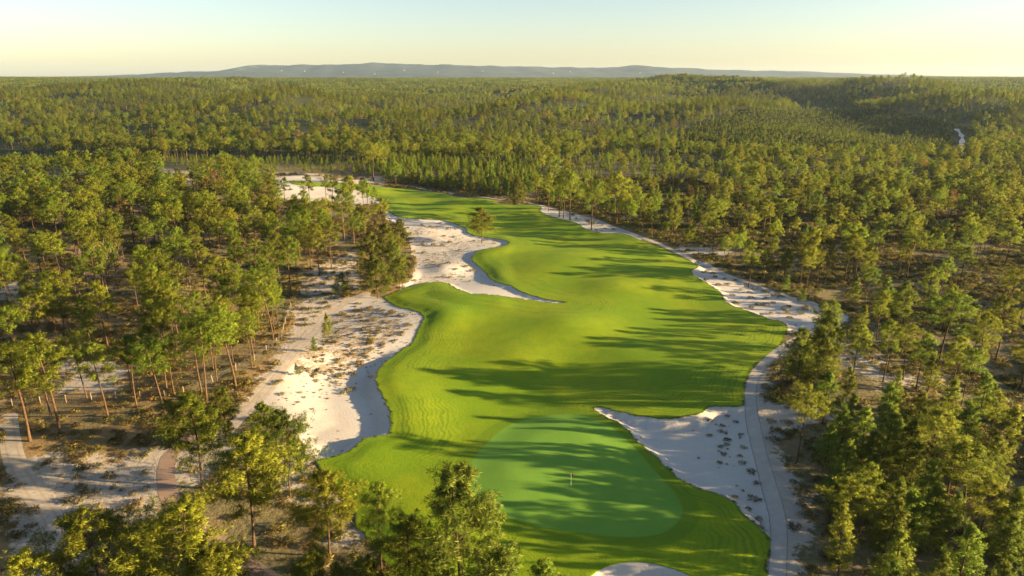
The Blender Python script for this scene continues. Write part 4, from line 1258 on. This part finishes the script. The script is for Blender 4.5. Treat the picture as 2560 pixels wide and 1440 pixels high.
# longer grass along the turf edge
GRS = bpy.data.collections.new('tuft_shapes')
GM = M_leaf('edge_grass_blades', (0.10, 0.15, 0.008), (0.15, 0.19, 0.010), (0.20, 0.22, 0.02), .2, .04)
for i in range(4):
    rs_ = np.random.RandomState(70 + i)
    C_ = np.stack([rs_.uniform(-.3, .3, 9), rs_.uniform(-.3, .3, 9), np.zeros(9)], 1)
    v, f, s_, nr = puffs(rs_, C_, rs_.uniform(.14, .30, 9), 9, .16, .9)
    GRS.objects.link(bpy.data.objects.new('tuft_%d' % i, mesh_np('tuft_%d' % i, v, f, [GM], True, {'shade': s_}, None, nr)))
bm_ = fair_s[:, :, KI['fair']]
on = np.nonzero(((np.abs(bm_) < 1e-6).sum(1) == 2) & (fair_s[:, 0, 1] < 330) & (fair_s[:, 0, KI['green']] < -1))[0]
EP = []
for t_ in on:
    tri = fair_s[t_]; e_ = tri[np.abs(tri[:, KI['fair']]) < 1e-6][:, :3]
    L_ = np.linalg.norm(e_[1] - e_[0])
    for k_ in range(max(1, int(L_ / .28))):
        p = e_[0] + (e_[1] - e_[0]) * rs.uniform()
        EP.append(p + np.array([rs.normal(0, .12), rs.normal(0, .12), .08]))
EP = np.array(EP)
print('edge tufts', len(EP))
scatter_object('edge_grass', EP, rs.randint(0, 4, len(EP)), rs.uniform(.35, .85, len(EP)), rs.uniform(0, 6.28, len(EP)), GRS, 'ragged longer grass along the edge of the turf', 'grass')
# dry sprigs scattered over the sand
wx_, wy_ = cells(-110, 130, 75, 330, .9)
lw = gridval(LITTER, wx_, wy_); okw = np.zeros(len(wx_), bool)
for k2 in SANDS: okw |= gridval(D[k2], wx_, wy_) > .3
for k2 in ('fair', 'path', 'track'): okw &= gridval(D[k2], wx_, wy_) < -.5
k = okw & (rs.uniform(0, 1, len(wx_)) < np.clip(.015 + .75 * lw * np.clip(.5 + 1.2 * vnoise(wx_, wy_, 5, 44), 0, 1.4), 0, .8))
wx_, wy_ = wx_[k], wy_[k]; n = len(wx_); print('sprigs', n)
scatter_object('dry_sprigs', np.stack([wx_, wy_, height(wx_, wy_) - .02], 1), rs.choice([1, 2, 4, 5], n), rs.uniform(.16, .5, n), rs.uniform(0, 6.28, n), SHR, 'tiny dry sprigs and litter strewn over the sand', 'sprigs')

# ------------------------------------------------------------------ flagstick
def lathe(name, prof_, m, sides=12):
    V, F = [], []
    tube(V, F, [(0, 0, z) for z, r in prof_], [r for z, r in prof_], sides)
    return mesh_np(name, np.concatenate(V), np.array(F), [m], True)
fxp, fyp = at(1427, 1223)
fz0 = float(height(fxp, fyp)[0]) + .115
e = link('flagstick', None, None, (fxp, fyp, fz0)); tag(e, 'white flagstick with a red flag standing in the putting green', 'flagstick')
link('pole', lathe('pole', [(-.1, .020), (.9, .019), (2.25, .016), (2.27, .004)], MT['white']), e)
fv, ff = [], []
for i in range(7):
    for j in range(4):
        u, v = i / 6, j / 3
        fv.append((0.02 + .34 * u, .05 * math.sin(u * 5), 2.22 - .32 * v - .10 * u * (1 - v) + .04 * u * v))
for i in range(6):
    for j in range(3):
        ff.append((i * 4 + j, i * 4 + j + 1, i * 4 + j + 5, i * 4 + j + 4))
fl = link('flag', mesh_np('flag', fv, ff, [MT['red']], True), e)
sm = fl.modifiers.new('thickness', 'SOLIDIFY'); sm.thickness = .012
link('hole_cup', lathe('hole_cup', [(-.02, .10), (.004, .10), (.006, .09), (.006, .03)], MT['dark']), e)

# ------------------------------------------------------------------ wire fences
def box_np(sx_, sy_, sz_):
    v = np.array([(x, y, z) for x in (-.5, .5) for y in (-.5, .5) for z in (0, 1)], float) * (sx_, sy_, sz_)
    v[v[:, 2] > 0, :2] *= .85
    f = np.array([(0, 1, 3, 2), (4, 6, 7, 5), (0, 4, 5, 1), (2, 3, 7, 6), (1, 5, 7, 3), (0, 2, 6, 4)])
    return v, f
POST = mesh_np('fence_post', *box_np(.13, .13, 1.75), [MT['wood']])
def fence(line, step, label, mesh_rows=7, seed=1):
    r_ = random.Random(seed)
    L = np.array([at(*p) for p in line]); pts = []
    seg = np.r_[0, np.cumsum(np.hypot(*np.diff(L, axis=0).T))]
    s = np.arange(0, seg[-1], step)
    x = np.interp(s, seg, L[:, 0]); y = np.interp(s, seg, L[:, 1]); z = height(x, y)
    e = link('wire_fence', None, None, (x[0], y[0], z[0])); tag(e, label, 'fence')
    o0 = np.array([x[0], y[0], z[0]])
    for i in range(len(s)):
        p = link('post', POST, e, np.array([x[i], y[i], z[i] - .1]) - o0, r_.uniform(0, 1.5))
        p.rotation_euler = (r_.uniform(-.08, .08), r_.uniform(-.08, .08), r_.uniform(0, 1.5))
    for i in range(len(s) - 1):
        V, F = [], []
        a_ = np.array([x[i], y[i], z[i]]) - o0; b = np.array([x[i + 1], y[i + 1], z[i + 1]]) - o0
        for r in range(mesh_rows):
            hh = np.array([0, 0, .12 + r * 1.2 / (mesh_rows - 1)])
            tube(V, F, [a_ + hh, b + hh], [.009, .009], 3)
        nn = int(np.linalg.norm(b - a_) / .3)
        for t in range(1, nn):
            p = a_ + (b - a_) * t / nn
            tube(V, F, [p + (0, 0, .1), p + (0, 0, 1.33)], [.007, .007], 3)
        link('wire_panel', mesh_np('wire_panel', np.concatenate(V), np.array(F), [MT['wire']]), e)
fence([(-40,1020),(100,1010),(250,1000),(410,997),(460,985)], 5.0, 'wire mesh fence on leaning wooden posts under the near pines', seed=2)
fence([(460,985),(560,945),(640,900),(700,855),(712,812),(728,770)], 6.0, 'wire fence running along the forest edge above the sandy hollow', seed=3)
fence([(88,690),(120,686),(170,682),(230,690)], 2.6, 'short row of pale posts in the left forest', seed=5)

# ------------------------------------------------------------------ white houses on the far ridge
hv, hf = box_np(1, 1, 1)
HSC = .62
def house(px, py, w, lb):
    # point on the front slope of the ridge seen at this pixel
    d = ray(px, py); t = (HD - 900) / d[1]
    k = np.argmin((HV[:, 0] - d[0] * t) ** 2 + (HV[:, 1] - d[1] * t) ** 2)
    best = None
    cand = np.nonzero(np.abs(HV[:, 0] / HV[:, 1] - d[0] / d[1]) < .0025)[0]
    pp = proj(HV[cand, 0], HV[cand, 1], HV[cand, 2])
    cand = cand[HV[cand, 1] < HD]
    pp = proj(HV[cand, 0], HV[cand, 1], HV[cand, 2])
    k = cand[np.argmin(np.abs(pp[1] - py))]
    e = link('house', None, None, HV[k] + (0, -5, -1)); tag(e, lb, 'house', 'white houses on the distant ridge')
    bx_ = np.array([(x, y, z) for x in (-.5, .5) for y in (-.5, .5) for z in (0, 1)], float)
    link('wall', mesh_np('wall', bx_ * (w * HSC, 9, 5), hf, [MT['wall']]), e)
    rv = np.array([(-.54, -.6, 0), (.54, -.6, 0), (.54, .6, 0), (-.54, .6, 0), (-.54, 0, 1), (.54, 0, 1)]) * (w * HSC, 9, 3.0) + (0, 0, 5.02)
    link('roof', mesh_np('roof', rv, np.array([(0, 1, 5, 4), (2, 3, 4, 5), (0, 4, 3, 3), (1, 2, 5, 5), (0, 3, 2, 1)]), [MT['roof']]), e)
for (px, py, w, lb) in [(700,178,34,'white house at the foot of the highest knoll on the ridge'),(760,178,26,'white house just right of the knoll on the ridge'),(862,181,22,'white house below the middle of the ridge'),
                        (935,184,20,'white house low on the ridge, before its summit'),(1010,179,26,'white house right of the ridge summit'),(1095,181,24,'white house on the right shoulder of the ridge'),
                        (1210,178,30,'white house midway along the falling ridge'),(1385,182,40,'long white house on the lower ridge'),(1425,180,26,'white house next to the long one on the lower ridge'),(1600,183,30,'white house below the second knoll')]:
    house(px, py, w, lb)

# ------------------------------------------------------------------ distant sandy track through the forest on the right
V, F = [], []
nrm = np.gradient(tr_far, axis=0); nrm = np.stack([-nrm[:, 1], nrm[:, 0]], 1); nrm /= np.linalg.norm(nrm, axis=1)[:, None]
wv = 2.0 + 1.1 * np.sin(np.arange(len(tr_far)) * 1.7)
for sgn in (-1, 0, 1):
    p = tr_far + nrm * (sgn * wv)[:, None]
    V.append(np.column_stack([p, height(p[:, 0], p[:, 1]) + .5]))
n = len(tr_far); V = np.concatenate(V)
F = [(r * n + i, r * n + i + 1, (r + 1) * n + i + 1, (r + 1) * n + i) for r in range(2) for i in range(n - 1)]
o = link('distant_track', mesh_np('distant_track', V, np.array(F), [MT['sand']], True, {'litter': np.zeros(len(V))})); tag(o, 'distant pale sand track cutting through the forest', 'track', kind='structure')

# ------------------------------------------------------------------ haze
v = np.array([(x, y, z) for x in (-14500, 14500) for y in (-14500, 14500) for z in (-30, 235)], float)
hz = link('haze', mesh_np('haze', v, hf, [])); tag(hz, 'thin warm evening haze over the forest', 'haze', kind='stuff')
m = bpy.data.materials.new('haze_air'); m.use_nodes = True
nt = m.node_tree
for n_ in list(nt.nodes):
    if n_.type != 'OUTPUT_MATERIAL': nt.nodes.remove(n_)
pv = nt.nodes.new('ShaderNodeVolumePrincipled')
pv.inputs['Color'].default_value = (0.58, 0.79, 1.0, 1)
pv.inputs['Density'].default_value = 0.000027
pv.inputs['Anisotropy'].default_value = 0.2
nt.links.new(pv.outputs[0], nt.nodes['Material Output'].inputs['Volume'])
hz.data.materials.append(m)
